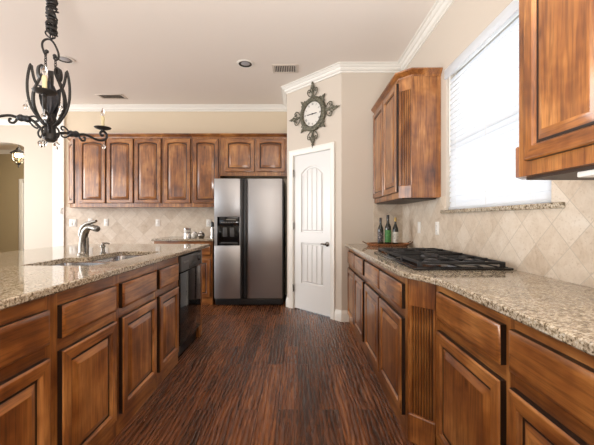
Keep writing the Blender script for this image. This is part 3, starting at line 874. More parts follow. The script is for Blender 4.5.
# ------------------------------------------------------------------ cooktop
CY0, CY1, CX0, CX1 = 1.85, 2.85, 0.650, 1.205
ck = thing('gas_cooktop', 'black five-burner gas cooktop set in the granite below the window', 'cooktop', ((CX0 + CX1) / 2, (CY0 + CY1) / 2, RZ1))
hw, hl_ = (CX1 - CX0) / 2, (CY1 - CY0) / 2
MB().cbox(-hw, hw, -hl_, hl_, 0.0, 0.014, 0.005).cbox(-hw + 0.02, hw - 0.02, -hl_ + 0.02, hl_ - 0.02, 0.010, 0.018, 0.003).build('glass_top', BLACKG, ck)
for (bx, by, br_) in ((-0.12, -0.33, 0.045), (0.13, -0.33, 0.052), (0.0, 0.0, 0.065), (-0.12, 0.33, 0.052), (0.13, 0.33, 0.040)):
    bo = MB().lathe([(0, 0.016), (br_ + 0.025, 0.016), (br_ + 0.022, 0.022), (br_, 0.024), (br_, 0.034), (0, 0.034)], (bx, by, 0), 20).build('burner', plain('burner_alloy', (0.20, 0.20, 0.20), 0.4, 0.8) if 'burner_alloy' not in bpy.data.materials else bpy.data.materials['burner_alloy'], ck)
    MB().lathe([(0, 0.034), (br_ - 0.004, 0.034), (br_ - 0.004, 0.040), (br_ - 0.010, 0.043), (0, 0.043)], (bx, by, 0), 20).build('burner_cap', IRON, bo)
for g in (-1, 0, 1):
    gy = g * 0.313; gh = 0.150; gw = 0.235
    m = MB(); z0, z1 = 0.030, 0.045
    for yy in (-gh, gh): m.cbox(-gw, gw, gy + yy - 0.008, gy + yy + 0.008, z0, z1, 0.003)
    for xx in (-gw, gw): m.cbox(xx - 0.008, xx + 0.008, gy - gh, gy + gh, z0, z1, 0.003)
    for xx in ((-0.12, 0.13) if g else (0.0,)):
        m.cbox(xx - 0.007, xx + 0.007, gy - gh, gy - 0.035, z0, z1 + 0.004, 0.003).cbox(xx - 0.007, xx + 0.007, gy + 0.035, gy + gh, z0, z1 + 0.004, 0.003)
        m.cbox(xx + 0.035, gw if xx > -0.05 else 0.004, gy - 0.007, gy + 0.007, z0, z1 + 0.004, 0.003) if (g == 0 or xx > 0) else m.cbox(xx + 0.035, 0.004, gy - 0.007, gy + 0.007, z0, z1 + 0.004, 0.003)
        m.cbox(-gw if (xx < 0.05) else 0.004, xx - 0.035, gy - 0.007, gy + 0.007, z0, z1 + 0.004, 0.003)
    if g: m.cbox(-0.004, 0.012, gy - gh, gy + gh, z0, z1, 0.003)
    for xx in (-gw, gw):
        for yy in (-gh, gh): m.cbox(xx - 0.012, xx + 0.012, gy + yy - 0.012, gy + yy + 0.012, 0.017, z1, 0.004)
    m.build('grate', IRON, ck)

# ------------------------------------------------------------------ refrigerator
FX0, FX1, FY = -1.166, -0.206, 4.62
fw = FX1 - FX0
fg = thing('refrigerator', 'stainless side-by-side refrigerator with black ice dispenser beside the pantry door', 'refrigerator', (FX0, FY, 0))
MB().box(0.004, fw, 0.062, 0.70, 0.02, 1.775).build('body', BLACKP, fg, smooth=0)
def pu(px): return (px - 298) / 332 * FY - FX0
sx0, sx1 = pu(240.3), pu(247.2)
dz0, dz1 = 0.105, 1.778
dl = MB()
hx0, hx1, hz0, hz1 = pu(217.2), pu(239.5), 0.845, 1.245
dl.cbox(0, sx0, 0.0, 0.055, dz0, hz0, 0.006).cbox(0, sx0, 0.0, 0.055, hz1, dz1, 0.006).box(0, hx0, 0.001, 0.055, hz0 - 0.01, hz1 + 0.01).box(hx1, sx0, 0.001, 0.055, hz0 - 0.01, hz1 + 0.01).box(hx0, hx1, 0.05, 0.055, hz0, hz1)
fd = dl.build('freezer_door', STEEL, fg)
MB().cbox(sx1, fw - 0.012, 0.0, 0.055, dz0, dz1, 0.008).build('fridge_door', STEEL, fg)
MB().box(fw - 0.011, fw, 0.008, 0.06, dz0, dz1).build('hinge_trim', BLACKP, fg, smooth=0)
for (a, c) in ((sx0 + 0.002, sx0 + 0.040), (sx1 - 0.040, sx1 - 0.002)):
    h_ = MB().cbox(a, c, -0.028, 0.05, dz0 + 0.01, dz1 - 0.004, 0.010)
    h_.build('handle', BLACKP, fg)
MB().box(sx0 + 0.040, sx1 - 0.040, 0.01, 0.05, dz0 + 0.01, dz1).build('gap_strip', BLACKP, fg, smooth=0)
dp = MB()
dp.cbox(hx0, hx1, -0.006, 0.0, hz0, hz0 + 0.035, 0.003).cbox(hx0, hx1, -0.006, 0.03, hz1 - 0.13, hz1, 0.003).cbox(hx0, hx0 + 0.035, -0.006, 0.03, hz0, hz1, 0.003).cbox(hx1 - 0.02, hx1, -0.006, 0.03, hz0, hz1, 0.003)
dp.box(hx0 + 0.01, hx1 - 0.01, 0.035, 0.05, hz0, hz1)
do = dp.build('ice_dispenser', BLACKG, fd)
cx = (hx0 + hx1) / 2
MB().cbox(hx0 + 0.05, hx1 - 0.035, 0.0, 0.035, hz0 + 0.033, hz0 + 0.045, 0.002).build('drip_tray', DKGREY, do)
for q in (-0.05, 0.05): MB().cbox(cx + q - 0.03, cx + q + 0.03, 0.010, 0.022, hz0 + 0.12, hz0 + 0.25, 0.004).build('paddle', DKGREY, do)
for q in range(6): MB().cbox(hx0 + 0.05 + q * 0.034, hx0 + 0.075 + q * 0.034, -0.009, -0.004, hz1 - 0.085, hz1 - 0.07, 0.001).build('button', bpy.data.materials['dishwasher_button'], do)
MB().box(hx0 + 0.13, hx1 - 0.05, -0.0075, -0.005, hz1 - 0.045, hz1 - 0.032).build('display', plain('display_grey', (0.22, 0.21, 0.18), 0.3), do, smooth=0)
gm = MB().cbox(0.01, fw - 0.01, 0.03, 0.08, 0.012, 0.095, 0.006)
for q in range(5): gm.box(0.03, fw - 0.03, 0.024, 0.032, 0.024 + q * 0.013, 0.031 + q * 0.013)
gm.build('toe_grille', BLACKP, fg)
for xx in (0.08, fw - 0.08):
    MB().lathe([(0, 0), (0.02, 0), (0.02, 0.022), (0, 0.022)], (xx, 0.12, 0), 12).build('foot', BLACKP, fg)
    MB().lathe([(0, 0), (0.02, 0), (0.02, 0.022), (0, 0.022)], (xx, 0.62, 0), 12).build('foot', BLACKP, fg)

# ------------------------------------------------------------------ things on the counters
tr = thing('serving_tray', 'oval copper tray with loop handles at the far end of the window counter', 'tray', (0.97, 3.60, RZ1))
n = 40
def oval(a, b_, z): return [(a * math.copysign(abs(math.cos(2 * PI * i / n)) ** 0.8, math.cos(2 * PI * i / n)), b_ * math.copysign(abs(math.sin(2 * PI * i / n)) ** 0.8, math.sin(2 * PI * i / n)), z) for i in range(n)]
MB().loops([oval(0.20, 0.10, 0.0), oval(0.215, 0.115, 0.006), oval(0.232, 0.132, 0.030), oval(0.238, 0.138, 0.032), oval(0.236, 0.136, 0.026), oval(0.215, 0.115, 0.010), oval(0.20, 0.10, 0.008)], 0, True, True, True).build('dish', COPPER, tr)
for sgn in (-1, 1):
    MB().tube([(sgn * 0.230, -0.045, 0.028), (sgn * 0.258, -0.040, 0.045), (sgn * 0.268, 0, 0.052), (sgn * 0.258, 0.040, 0.045), (sgn * 0.230, 0.045, 0.028)], 0.005, 8).build('handle', plain('handle_bronze', (0.20, 0.11, 0.06), 0.4, 0.7) if sgn < 0 else bpy.data.materials['handle_bronze'], tr)
GLASS_D = plain('dark_bottle_glass', (0.008, 0.010, 0.006), 0.06, 0, 0.3)
def label_mat(name, ground, ink, sc_=60, thr=0.60):
    m, nt, b = new_mat(name); k = NT(nt)
    tc = k.n('ShaderNodeTexCoord').outputs['Object']
    f = k.noise(k.map(tc, (1, 1, 2.2)), sc_, 2, 0.5)
    k.l(k.ramp(f, [(thr - 0.02, ground), (thr + 0.02, ink)]), b.inputs['Base Color']); b.inputs['Roughness'].default_value = 0.5
    return m
def bottle(label, loc, r, h, neck, capc, lab, lz):
    t = thing('bottle', label, 'bottle', loc, 0, 'oil bottles on the copper tray')
    sh = h * 0.62
    MB().lathe([(0, 0), (r - 0.004, 0), (r, 0.005), (r, sh - 0.02), (r * 0.92, sh), (r * 0.60, sh + 0.025), (neck, sh + 0.048), (neck, h - 0.045), (0, h - 0.044)], (0, 0, 0), 22).build('glass', GLASS_D, t)
    MB().lathe([(0, h - 0.046), (neck + 0.002, h - 0.046), (neck + 0.002, h - 0.004), (neck, h), (0, h)], (0, 0, 0), 16).build('cap', capc, t)
    z0, z1 = lz
    L = []
    for z in (z0, z1):
        L.append([((r + 0.0006) * math.cos(2 * PI * i / 24), (r + 0.0006) * math.sin(2 * PI * i / 24), z) for i in range(24)])
    MB().loops(L).build('label', lab, t)
TZ = RZ1 + 0.009
def bx(px, Y): return (px - 298) / 332 * Y
bottle('dark bottle with black label and black cap, next to the pantry wall', (bx(380.6, 3.62), 3.62, TZ), 0.031, 0.298, 0.012, BLACKP, label_mat('black_label', (0.02, 0.015, 0.018), (0.35, 0.30, 0.28), 50, 0.58), (0.04, 0.145))
bottle('dark bottle with bright green label, middle of the three bottles on the tray', (bx(388.0, 3.60), 3.60, TZ), 0.034, 0.328, 0.013, BLACKP, label_mat('green_label', (0.035, 0.17, 0.035), (0.10, 0.30, 0.07), 40, 0.6), (0.035, 0.165))
bottle('dark bottle with white label and gold cap, next to the tiled window wall', (bx(395.4, 3.59), 3.59, TZ), 0.031, 0.302, 0.011, plain('gold_cap', (0.45, 0.30, 0.10), 0.35, 0.6), label_mat('white_label', (0.62, 0.60, 0.55), (0.15, 0.17, 0.12), 55, 0.62), (0.03, 0.145))

def cyc(px, Y): return (px - 298) / 332 * Y
cz = SZ1
cn = thing('canister', 'tall chrome and white canister on the back counter, farthest from the fridge', 'canister', (cyc(187.3, 4.9), 4.9, cz), 0, 'canisters on the back counter')
MB().lathe([(0, 0), (0.052, 0), (0.054, 0.01), (0.050, 0.02), (0.050, 0.075), (0.054, 0.08), (0.050, 0.085)], (0, 0, 0), 20).build('base', CHROME, cn)
MB().lathe([(0.0, 0.085), (0.046, 0.085), (0.048, 0.12), (0.0, 0.125)], (0, 0, 0), 20).build('jar', plain('white_ceramic', (0.62, 0.60, 0.56), 0.25), cn)
MB().lathe([(0.0, 0.124), (0.052, 0.124), (0.053, 0.140), (0.03, 0.15), (0.0, 0.152)], (0, 0, 0), 20).build('lid', CHROME, cn)
for (px, lab, mt) in ((194.3, 'low round white jar between the tall canister and the dark jar', 'white_ceramic'), (201.2, 'low round dark steel jar on the back counter nearest the fridge', None)):
    t = thing('jar', lab, 'jar', (cyc(px, 4.9), 4.9, cz), 0, 'canisters on the back counter')
    MB().lathe([(0, 0), (0.030, 0), (0.046, 0.015), (0.052, 0.04), (0.046, 0.065), (0.036, 0.074), (0, 0.074)], (0, 0, 0), 20).build('body', bpy.data.materials[mt] if mt else NICKEL, t)
    MB().lathe([(0, 0.074), (0.038, 0.074), (0.034, 0.086), (0.010, 0.09), (0.012, 0.10), (0, 0.104)], (0, 0, 0), 18).build('lid', CHROME, t)
pm = thing('pepper_mill', 'dark bottle-shaped mill half hidden by the edge of the refrigerator', 'mill', (cyc(212.4, 4.92), 4.92, cz))
MB().lathe([(0, 0), (0.030, 0), (0.030, 0.03), (0.022, 0.07), (0.026, 0.12), (0.018, 0.16), (0, 0.162)], (0, 0, 0), 18).build('body', CHROME, pm)
MB().lathe([(0, 0.160), (0.022, 0.162), (0.026, 0.19), (0.022, 0.225), (0.008, 0.24), (0, 0.242)], (0, 0, 0), 18).build('head', BLACKP, pm)

# outlets and switches
def outlet(label, loc, rz, w_=0.072, h=0.116, kind='outlet', gang=1):
    t = thing('wall_outlet' if kind == 'outlet' else 'light_switch', label, kind, loc, rz, 'outlets and switches on the walls')
    MB().cbox(-w_ / 2, w_ / 2, -0.007, 0, -h / 2, h / 2, 0.0025).build('cover_plate', PLATE, t)
    for g in range(gang):
        x = (g - (gang - 1) / 2) * 0.046
        if kind == 'outlet':
            for z in (-0.021, 0.021):
                MB().cbox(x - 0.016, x + 0.016, -0.0095, -0.006, z - 0.014, z + 0.014, 0.002).box(x - 0.007, x - 0.005, -0.0100, -0.008, z - 0.004, z + 0.006, 1).box(x + 0.005, x + 0.007, -0.0100, -0.008, z - 0.004, z + 0.006, 1).build('socket', [PLATE, PLATE_D], t)
        else:
            MB().cbox(x - 0.016, x + 0.016, -0.0115, -0.006, -0.033, 0.033, 0.002).build('rocker', PLATE, t)
def zy(py, Y): return H + (220 - py) * Y / 332
Yt = YB - 0.008
outlet('double white switch plate on the back tile at the left end, behind the faucet', (bx(73.2, Yt), Yt, zy(223, Yt)), 0, 0.118, 0.118, 'switch', 2)
outlet('white outlet just above the faucet spout on the back tile', (bx(90.5, Yt), Yt, zy(222, Yt)), 0)
outlet('white outlet on the back tile right of the faucet', (bx(106.3, Yt), Yt, zy(222.5, Yt)), 0)
outlet('white outlet alone on the back tile, midway between sink and canisters', (bx(158, Yt), Yt, zy(222.8, Yt)), 0)
outlet('white outlet on the back tile beside the refrigerator, above the jars', (bx(208.6, Yt), Yt, zy(223, Yt)), 0)
def ry(px): return 332 * (XR - 0.008) / (px - 298)
for px, py, kd, lab in ((419.5, 227.5, 'switch', 'white switch on the window-wall tile nearer the oil bottles'), (437.6, 228.3, 'outlet', 'white outlet on the window-wall tile below the blind corner')):
    Y = ry(px); outlet(lab, (XR - 0.008, Y, zy(py, Y)), -90, kind=kd)
outlet('small white switch on the bright white wall end beside the archway', (bx(60.5, YB - 0.03), YB - 0.03, zy(211, YB)), 0, 0.06, 0.11, 'switch')

# ------------------------------------------------------------------ wall clock on the slanted wall (x along wall, -y out)
uc = 0.350 / S2
CLKS = 1.07
clk = thing('wall_clock', 'ornate patina iron wall clock with fleur-de-lis points above the pantry door', 'clock', (QX + 0.350, QY - 0.350, zy(114.3, 4.248)), -45)
clk.scale = (CLKS, 1, CLKS)
def ring(mb, R0, R1, y0, y1, n=40, mi=0):
    L = []
    for i in range(n + 1):
        a = 2 * PI * i / n; c_, s__ = math.cos(a), math.sin(a); Rm = (R0 + R1) / 2
        L.append([(R0 * c_, y0, R0 * s__), (R0 * c_, (y0 + y1) / 2, R0 * s__), ((R0 + 0.008) * c_, y1 + 0.004, (R0 + 0.008) * s__), (Rm * c_, y1, Rm * s__), ((R1 - 0.008) * c_, y1 + 0.006, (R1 - 0.008) * s__), (R1 * c_, (y0 + y1) / 2, R1 * s__), (R1 * c_, y0, R1 * s__)])
    mb.loops(L, mi)
dm = MB(); dm.loops([[(0.145 * math.cos(2 * PI * i / 36), y, 0.145 * math.sin(2 * PI * i / 36)) for i in range(36)] for y in (-0.010, -0.018)], 0, True, True, True)
NUM = ['XII', 'I', 'II', 'III', 'IIII', 'V', 'VI', 'VII', 'VIII', 'IX', 'X', 'XI']
for k_, s__ in enumerate(NUM):
    a = PI / 2 - k_ * PI / 6; Rn = 0.118; cw = 0.011; hh_ = 0.013
    tx, tz = math.sin(a), -math.cos(a)
    rx_, rz_ = math.cos(a), math.sin(a)
    W_ = sum({'I': 0.007, 'V': 0.014, 'X': 0.014}[c_] for c_ in s__); x = -W_ / 2
    def bar(xa, za, xb_, zb, t_=0.0018):
        P = []
        for (xx, zz_) in ((xa - t_, za), (xa + t_, za), (xb_ + t_, zb), (xb_ - t_, zb)):
            r_ = Rn + zz_; P.append((r_ * rx_ + xx * tx, -0.0186, r_ * rz_ + xx * tz))
        dm.add(P, [(0, 1, 2, 3)], 1)
    for c_ in s__:
        wch = {'I': 0.007, 'V': 0.014, 'X': 0.014}[c_]
        if c_ == 'I': bar(x + wch / 2, -hh_, x + wch / 2, hh_)
        elif c_ == 'V': bar(x + 0.002, hh_, x + wch / 2, -hh_); bar(x + wch - 0.002, hh_, x + wch / 2, -hh_, 0.001)
        else: bar(x + 0.002, hh_, x + wch - 0.002, -hh_); bar(x + wch - 0.002, hh_, x + 0.002, -hh_, 0.001)
        x += wch
dm.build('dial', [DIAL, INK], clk, smooth=0)
rm = MB(); ring(rm, 0.143, 0.205, -0.004, -0.040); ring(rm, 0.148, 0.160, -0.03, -0.046); rm.build('rim', PATINA, clk)
MB().cbox(-0.088, 0.012, -0.024, -0.021, -0.005, 0.005, 0.001).sphere((0, -0.023, 0), 0.009).build('hour_hand', INK, clk)
MB().cbox(-0.015, 0.072, -0.027, -0.0245, -0.006, 0.004, 0.001).build('minute_hand', INK, clk)
def spiral(c, r0, turns, a0, sgn=1, n=18, shrink=0.25):
    pts = []
    for i in range(n + 1):
        t = i / n; r_ = r0 * (1 - (1 - shrink) * t); a = a0 + sgn * 2 * PI * turns * t
        pts.append((c[0] + r_ * math.cos(a), c[1] + r_ * math.sin(a)))
    return pts
def orn(mb, A, pts, r, y=-0.020):
    ca_, sa_ = math.cos(A), math.sin(A)
    mb.tube([(p[0] * ca_ - p[1] * sa_, y, p[0] * sa_ + p[1] * ca_) for p in pts], r, 7)
def leaf(mb, A, outline, y0=-0.026, y1=-0.012):
    ca_, sa_ = math.cos(A), math.sin(A)
    mb.prism_y([(p[0] * ca_ - p[1] * sa_, p[0] * sa_ + p[1] * ca_) for p in outline], y0, y1)
for q in range(4):
    A = PI / 2 * q
    fm = MB()
    leaf(fm, A, [(0.195, 0.020), (0.195, -0.020), (0.235, -0.010), (0.29, -0.009), (0.315, -0.030), (0.335, -0.020), (0.35, -0.010), (0.365, -0.016), (0.375, -0.008), (0.408, 0.0),
                 (0.375, 0.008), (0.365, 0.016), (0.35, 0.010), (0.335, 0.020), (0.315, 0.030), (0.29, 0.009), (0.235, 0.010)])
    for sgn in (-1, 1):
        orn(fm, A, [(0.20, sgn * 0.012)] + [(x_, sgn * y_) for x_, y_ in [(0.225, 0.055), (0.25, 0.075), (0.275, 0.080), (0.295, 0.068), (0.298, 0.050), (0.285, 0.038), (0.270, 0.042), (0.266, 0.054), (0.274, 0.060)]], 0.0065)
        orn(fm, A, [(0.235, sgn * 0.006), (0.26, sgn * 0.018), (0.29, sgn * 0.030), (0.31, sgn * 0.036)], 0.005)
    fm.build('fleur_de_lis', PATINA, clk)
    dmn = MB(); A2 = A + PI / 4
    leaf(dmn, A2, [(0.190, 0.055), (0.190, -0.055), (0.222, -0.040), (0.216, -0.020), (0.245, -0.014), (0.275, 0), (0.245, 0.014), (0.216, 0.020), (0.222, 0.040)])
    dmn.build('leaf_point', PATINA, clk)
MB().cbox(-0.05, 0.05, -0.010, 0.0, -0.05, 0.05, 0.002).build('back_box', BLACKP, clk)

# ------------------------------------------------------------------ chandelier
CX, CYc = -1.71, 2.29
ch = thing('chandelier', 'black wrought iron chandelier with three candle arms and crystals over the island', 'chandelier', (CX, CYc, 1.74))
def cz_(py): return H + (220 - py) * CYc / 332 - 1.74
zt = CZ - 1.74
MB().lathe([(0, zt - 0.03), (0.03, zt - 0.03), (0.06, zt - 0.012), (0.065, zt - 0.001), (0, zt - 0.001)], (0, 0, 0), 20).build('canopy', WIRON, ch)
# chain gathered in a ruffled cord sleeve
cm = MB(); z = zt - 0.03; i = 0
cx_off = 0.010
while z > cz_(39) + 0.01:
    cm.torus((cx_off, 0, z), 0.013, 0.004, 'x' if i % 2 else 'y', 10, 6, sy=1.5)
    z -= 0.028; i += 1
cho = cm.build('chain', WIRON, ch)
sv = MB(); rnd = random.Random(3); z = zt - 0.03
while z > cz_(36):
    M_ = Matrix.Rotation(rnd.uniform(-0.55, 0.55), 3, 'X') @ Matrix.Rotation(rnd.uniform(-0.55, 0.55), 3, 'Y')
    sv.torus((cx_off + rnd.uniform(-0.006, 0.006), rnd.uniform(-0.006, 0.006), z), rnd.uniform(0.022, 0.031), rnd.uniform(0.005, 0.0075), 'z', 12, 6, mat=M_)
    z -= 0.0105
sv.build('cord_sleeve', WIRON, cho)
# top hook: an open loop ending in two curls
def chx(px): return (px - 298) / 332 * CYc - CX
hk = MB()
hk.tube([(chx(x), 0, cz_(y)) for x, y in ((46.5, 51.5), (45.0, 54), (43.3, 50), (42.2, 46), (42.6, 42), (45.5, 39.5), (49.5, 39.3), (53, 42), (56, 47), (58.3, 53), (58.6, 57.5), (56.5, 60), (54.0, 58.5), (54.6, 56))], 0.0068, 8)
hk.sphere((chx(46.8), 0, cz_(51.5)), 0.013).sphere((chx(54.8), 0, cz_(56)), 0.013)
hk.build('hook', WIRON, ch)
lk = MB()
for (px, y0, y1) in ((45.6, 53, 69), (55.5, 58, 73)):
    y = y0; q = 0
    while y < y1:
        lk.torus((chx(px), 0, cz_(y + 1.6)), 0.008, 0.0026, 'x' if q % 2 else 'y', 10, 6, sy=1.5); y += 2.6; q += 1
lk.build('hanging_link', WIRON, ch)
# three winged scroll ribs round the body
prof_r = [(r_, cz_(y_)) for r_, y_ in ((0.018, 127), (0.058, 122), (0.090, 113), (0.100, 104), (0.095, 95), (0.076, 87), (0.054, 79), (0.040, 74), (0.044, 70), (0.056, 68.5), (0.068, 71), (0.071, 77), (0.063, 80.5), (0.054, 78.5))]
wing = [(r_, cz_(y_)) for r_, y_ in ((0.060, 122), (0.106, 113), (0.128, 102), (0.133, 91), (0.127, 80), (0.113, 71), (0.104, 77), (0.094, 84), (0.078, 89))]
for q in range(3):
    A = R(62 + 60 + 120 * q); ca_, sa_ = math.cos(A), math.sin(A)
    rb = MB()
    rb.strap([(r_ * ca_, r_ * sa_, z_) for r_, z_ in prof_r], (-sa_, ca_, 0), 0.030, 0.011)
    ro = rb.build('scroll_rib', WIRON, ch)
    MB().tube([(r_ * ca_, r_ * sa_, z_) for r_, z_ in wing], 0.0085, 8).build('wing', WIRON, ro)
# central vase with hammered leaf shields
MB().lathe([(0, cz_(142)), (0.024, cz_(142)), (0.042, cz_(139.5)), (0.046, cz_(136)), (0.034, cz_(131)), (0.032, cz_(124)), (0.040, cz_(120)), (0.030, cz_(115)), (0.016, cz_(111)), (0.014, cz_(95)), (0.020, cz_(88)), (0.012, cz_(78)), (0.0, cz_(74))], (0, 0, 0), 18).build('hub', WIRON, ch)
for q in range(3):
    A = R(2 + 120 * q + 60); ca_, sa_ = math.cos(A), math.sin(A)
    lf = MB(); L = []
    for (z_, hw_, r_) in ((cz_(116), 0.004, 0.040), (cz_(112), 0.020, 0.044), (cz_(106), 0.040, 0.050), (cz_(99), 0.049, 0.054), (cz_(93), 0.044, 0.058), (cz_(88), 0.028, 0.064), (cz_(85), 0.006, 0.084)):
        row = []
        for u in range(7):
            t = -1 + u / 3
            rr = r_ - 0.016 * t * t + 0.004 * math.sin(u * 2.2)
            row.append((rr * ca_ - hw_ * t * sa_, rr * sa_ + hw_ * t * ca_, z_))
        back = [(p[0] - 0.004 * ca_, p[1] - 0.004 * sa_, p[2]) for p in reversed(row)]
        L.append(row + back)
    lf.loops(L, 0, True, True, True); lf.build('leaf_shield', PEWTER, ch)
# arms
zp = 1.946 - 1.74
arm_prof = [(0.030, 1.79), (0.070, 1.825), (0.12, 1.848), (0.20, 1.858), (0.24, 1.868), (0.285, 1.863), (0.335, 1.852), (0.385, 1.854), (0.422, 1.876), (0.430, 1.906), (0.412, 1.928), (0.385, 1.926), (0.373, 1.906), (0.386, 1.892), (0.398, 1.898)]
arm_prof = [(r_, z_ - 1.74) for r_, z_ in arm_prof]
for q, A in enumerate((R(-57), R(68), R(190))):
    ca_, sa_ = math.cos(A), math.sin(A)
    def ap(r_, z_): return (r_ * ca_, r_ * sa_, z_)
    Ra = 0.395; dzq = (0.0, -0.020, 0.040)[q]
    zp = 1.946 - 1.74 + dzq
    def ap(r_, z_): return (r_ * ca_, r_ * sa_, z_ + dzq * min(1.0, max(0.0, (r_ - 0.03) / 0.09)))
    am = MB().tube([ap(r_, z_) for r_, z_ in arm_prof], 0.0095, 8)
    am.tube([ap(r_, z_ - 1.74) for r_, z_ in ((0.200, 1.856), (0.208, 1.832), (0.226, 1.818), (0.246, 1.824), (0.248, 1.842), (0.236, 1.846))], 0.0075, 8)
    ao = am.build('arm', WIRON, ch)
    cf = MB(); cl = []
    MB2 = MB()
    for s0 in range(8):
        t = s0 / 7; r_ = 0.120 + 0.078 * t; cl.append((ap(r_, 1.846 + 0.012 * t - 1.74)))
    MB2.tube(cl, [0.016, 0.022, 0.024, 0.021, 0.021, 0.025, 0.023, 0.014], 10)
    for s0 in (-1, 1):
        MB2.tube([ap(0.125, 0.106 + s0 * 0.018), ap(0.100, 0.104 + s0 * 0.036), ap(0.078, 0.102 + s0 * 0.034), ap(0.075, 0.10 + s0 * 0.016), ap(0.088, 0.10 + s0 * 0.014)], 0.006, 7)
    MB2.build('leaf_cuff', PEWTER, ao)
    px_, py_ = Ra * ca_, Ra * sa_
    MB().lathe([(0, -0.014), (0.012, -0.014), (0.014, -0.006), (0.040, 0.000), (0.058, 0.008), (0.062, 0.014), (0.059, 0.014), (0.040, 0.006), (0.0, 0.003)], (px_, py_, zp), 24).build('drip_plate', WIRON, ao)
    MB().lathe([(0, 0.003), (0.0125, 0.003), (0.0125, 0.072), (0.0155, 0.085), (0.012, 0.102), (0.010, 0.105), (0, 0.105)], (px_, py_, zp), 14).build('candle_sleeve', CANDLE, ao)
    MB().lathe([(0, 0.103), (0.008, 0.104), (0.014, 0.122), (0.014, 0.135), (0.007, 0.155), (0.002, 0.170), (0, 0.172)], (px_, py_, zp), 12).build('candle_bulb', BULB, ao)
def crystal(parent, x, y, z, s=0.018, name='crystal'):
    m = MB(); n_ = 6
    m.loops([[(x + s * f_ * math.cos(2 * PI * i / n_), y + s * f_ * math.sin(2 * PI * i / n_), z + zz_ * s) for i in range(n_)] for f_, zz_ in ((0.12, 0.0), (0.85, -0.7), (1.0, -1.1), (0.7, -1.7), (0.08, -2.4))], 0, True, True, True)
    m.tube([(x, y, z), (x, y, z + 0.02)], 0.0015, 6)
    m.build(name, CRYSTAL, parent, smooth=0)
for (r_, a, pz) in ((0.055, 190, 140), (0.055, 350, 142), (0.055, 270, 141)):
    crystal(ch, r_ * math.cos(R(a)), r_ * math.sin(R(a)), cz_(pz), 0.023)
    sm = MB().tube([(0.02 * math.cos(R(a)), 0.02 * math.sin(R(a)), cz_(126)), (0.06 * math.cos(R(a)), 0.06 * math.sin(R(a)), cz_(129)), (0.074 * math.cos(R(a)), 0.074 * math.sin(R(a)), cz_(134)), (0.06 * math.cos(R(a)), 0.06 * math.sin(R(a)), cz_(138)), (0.048 * math.cos(R(a)), 0.048 * math.sin(R(a)), cz_(135))], 0.006, 8)
    sm.build('curl', WIRON, ch)
for A, dzq in ((-57, 0.0), (68, -0.020), (190, 0.040)):
    crystal(ch, 0.405 * math.cos(R(A)), 0.405 * math.sin(R(A)), 1.946 - 1.74 + dzq - 0.116, 0.018)
    crystal(ch, 0.13 * math.cos(R(A + 30)), 0.13 * math.sin(R(A + 30)), cz_(108), 0.016)
    MB().tube([(0.09 * math.cos(R(A + 20)), 0.09 * math.sin(R(A + 20)), cz_(103)), (0.13 * math.cos(R(A + 30)), 0.13 * math.sin(R(A + 30)), cz_(108) + 0.018)], 0.0015, 6).build('pin', WIRON, ch)

# ------------------------------------------------------------------ hall lantern
ln = thing('hanging_lantern', 'dark iron hanging lantern seen through the archway', 'lantern', (-6.06, 7.2, 2.33))
def hexl(r_, z_, n_=6): return [(r_ * math.cos(2 * PI * i / n_), r_ * math.sin(2 * PI * i / n_), z_) for i in range(n_)]
MB().loops([hexl(0.155, 0.30), hexl(0.150, 0.315), hexl(0.09, 0.36), hexl(0.05, 0.39), hexl(0.035, 0.43), hexl(0.012, 0.45)], 0, True, True, True).build('roof', WIRON, ln, smooth=0)
MB().loops([hexl(0.055, 0.105), hexl(0.10, 0.16), hexl(0.118, 0.23), hexl(0.112, 0.30)], 0, True).build('glass_shade', glassy('amber_glass', (0.95, 0.85, 0.68), 0.12), ln, smooth=0)
br_ = MB()
for i in range(6):
    a = 2 * PI * i / 6
    br_.tube([(r_ * math.cos(a), r_ * math.sin(a), z_) for r_, z_ in ((0.05, 0.10), (0.102, 0.16), (0.121, 0.23), (0.115, 0.30))], 0.007, 6)
br_.build('cage', WIRON, ln)
MB().lathe([(0, 0.0), (0.012, 0.01), (0.016, 0.03), (0.010, 0.05), (0.034, 0.075), (0.058, 0.10), (0, 0.106)], (0, 0, 0), 14).build('finial', WIRON, ln)
MB().tube([(0, 0, 0.44), (0, 0, CZ - 2.33 - 0.02)], 0.006, 8).lathe([(0, CZ - 2.33 - 0.03), (0.05, CZ - 2.33 - 0.02), (0.05, CZ - 2.33), (0, CZ - 2.33)], (0, 0, 0), 14).build('stem', WIRON, ln)
MB().lathe([(0, 0.12), (0.016, 0.12), (0.016, 0.20), (0.008, 0.24), (0, 0.242)], (0, 0, 0), 12).build('candle', CANDLE, ln)

ld = bpy.data.lights.new('lantern_flame', 'POINT'); ld.energy = 2.5; ld.color = (1.0, 0.82, 0.55); ld.shadow_soft_size = 0.05
lo_ = bpy.data.objects.new('lantern_flame', ld); COL.objects.link(lo_); lo_.location = (-6.06, 7.2, 2.60)

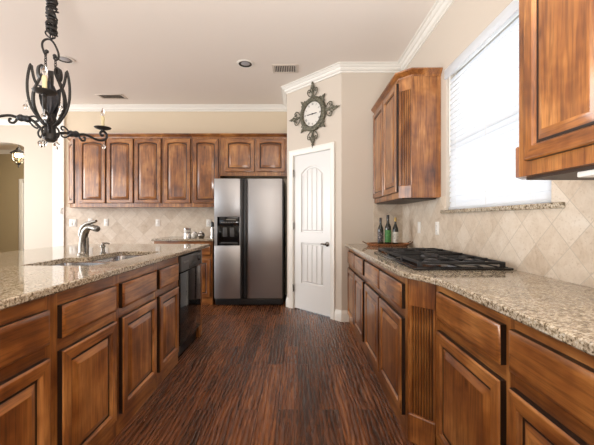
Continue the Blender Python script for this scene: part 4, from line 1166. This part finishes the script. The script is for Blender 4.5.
# ------------------------------------------------------------------ ceiling fittings
def can_light(label, x, y):
    t = thing('recessed_light', label, 'light', (x, y, CZ), 0, 'recessed ceiling lights')
    MB().loops([[(r_ * math.cos(2 * PI * i / 28), r_ * math.sin(2 * PI * i / 28), z_) for i in range(28)] for r_, z_ in ((0.098, 0.0), (0.098, -0.006), (0.078, -0.008), (0.074, -0.003), (0.074, 0.0))], 0, True).build('trim_ring', TRIM, t)
    MB().loops([[(r_ * math.cos(2 * PI * i / 28), r_ * math.sin(2 * PI * i / 28), z_) for i in range(28)] for r_, z_ in ((0.077, -0.0075), (0.058, -0.003), (0.052, -0.0025))], 0, True).build('baffle', BLACKP, t)
    MB().lathe([(0, -0.0055), (0.040, -0.0045), (0.053, -0.001), (0, -0.001)], (0, 0, 0), 24).build('lamp', plain('lamp_face', (0.42, 0.42, 0.45), 0.3) if 'lamp_face' not in bpy.data.materials else bpy.data.materials['lamp_face'], t)
def cx_(px, py): Y = (CZ - H) * 332 / (220 - py); return ((px - 298) / 332 * Y, Y)
x, y = cx_(245.3, 63.6); can_light('round recessed ceiling light beside the grille over the aisle', x, y)
x, y = cx_(64.5, 59.2); can_light('round recessed ceiling light behind the chandelier hook', x, y)
def vent(label, x, y, w_, d_, nsl):
    t = thing('ceiling_vent', label, 'vent', (x, y, CZ), 0, 'ceiling air vents')
    m = MB()
    m.cbox(-w_ / 2 - 0.03, w_ / 2 + 0.03, -d_ / 2 - 0.03, -d_ / 2, -0.008, 0, 0.002).cbox(-w_ / 2 - 0.03, w_ / 2 + 0.03, d_ / 2, d_ / 2 + 0.03, -0.008, 0, 0.002).cbox(-w_ / 2 - 0.03, -w_ / 2, -d_ / 2, d_ / 2, -0.008, 0, 0.002).cbox(w_ / 2, w_ / 2 + 0.03, -d_ / 2, d_ / 2, -0.008, 0, 0.002)
    m.build('frame', VENTW, t)
    MB().box(-w_ / 2, w_ / 2, -d_ / 2, d_ / 2, -0.002, 0).build('backing', VENTB, t, smooth=0)
    s = MB()
    for i in range(nsl):
        xx = -w_ / 2 + (i + 0.5) * w_ / nsl
        s.add([(xx - 0.004, -d_ / 2, -0.0022), (xx - 0.001, -d_ / 2, -0.0022), (xx + 0.006, -d_ / 2, -0.009), (xx + 0.003, -d_ / 2, -0.009),
               (xx - 0.004, d_ / 2, -0.0022), (xx - 0.001, d_ / 2, -0.0022), (xx + 0.006, d_ / 2, -0.009), (xx + 0.003, d_ / 2, -0.009)],
              [(0, 1, 2, 3), (7, 6, 5, 4), (0, 4, 5, 1), (1, 5, 6, 2), (2, 6, 7, 3), (3, 7, 4, 0)])
    s.build('louvers', VENTW, t, smooth=0)
x, y = cx_(285.5, 68.6); vent('ceiling air vent above the pantry door corner', x, y, 0.255, 0.165, 12)
x, y = cx_(112, 96.3); vent('ceiling air vent above the back upper cabinets', x, y, 0.32, 0.13, 14)
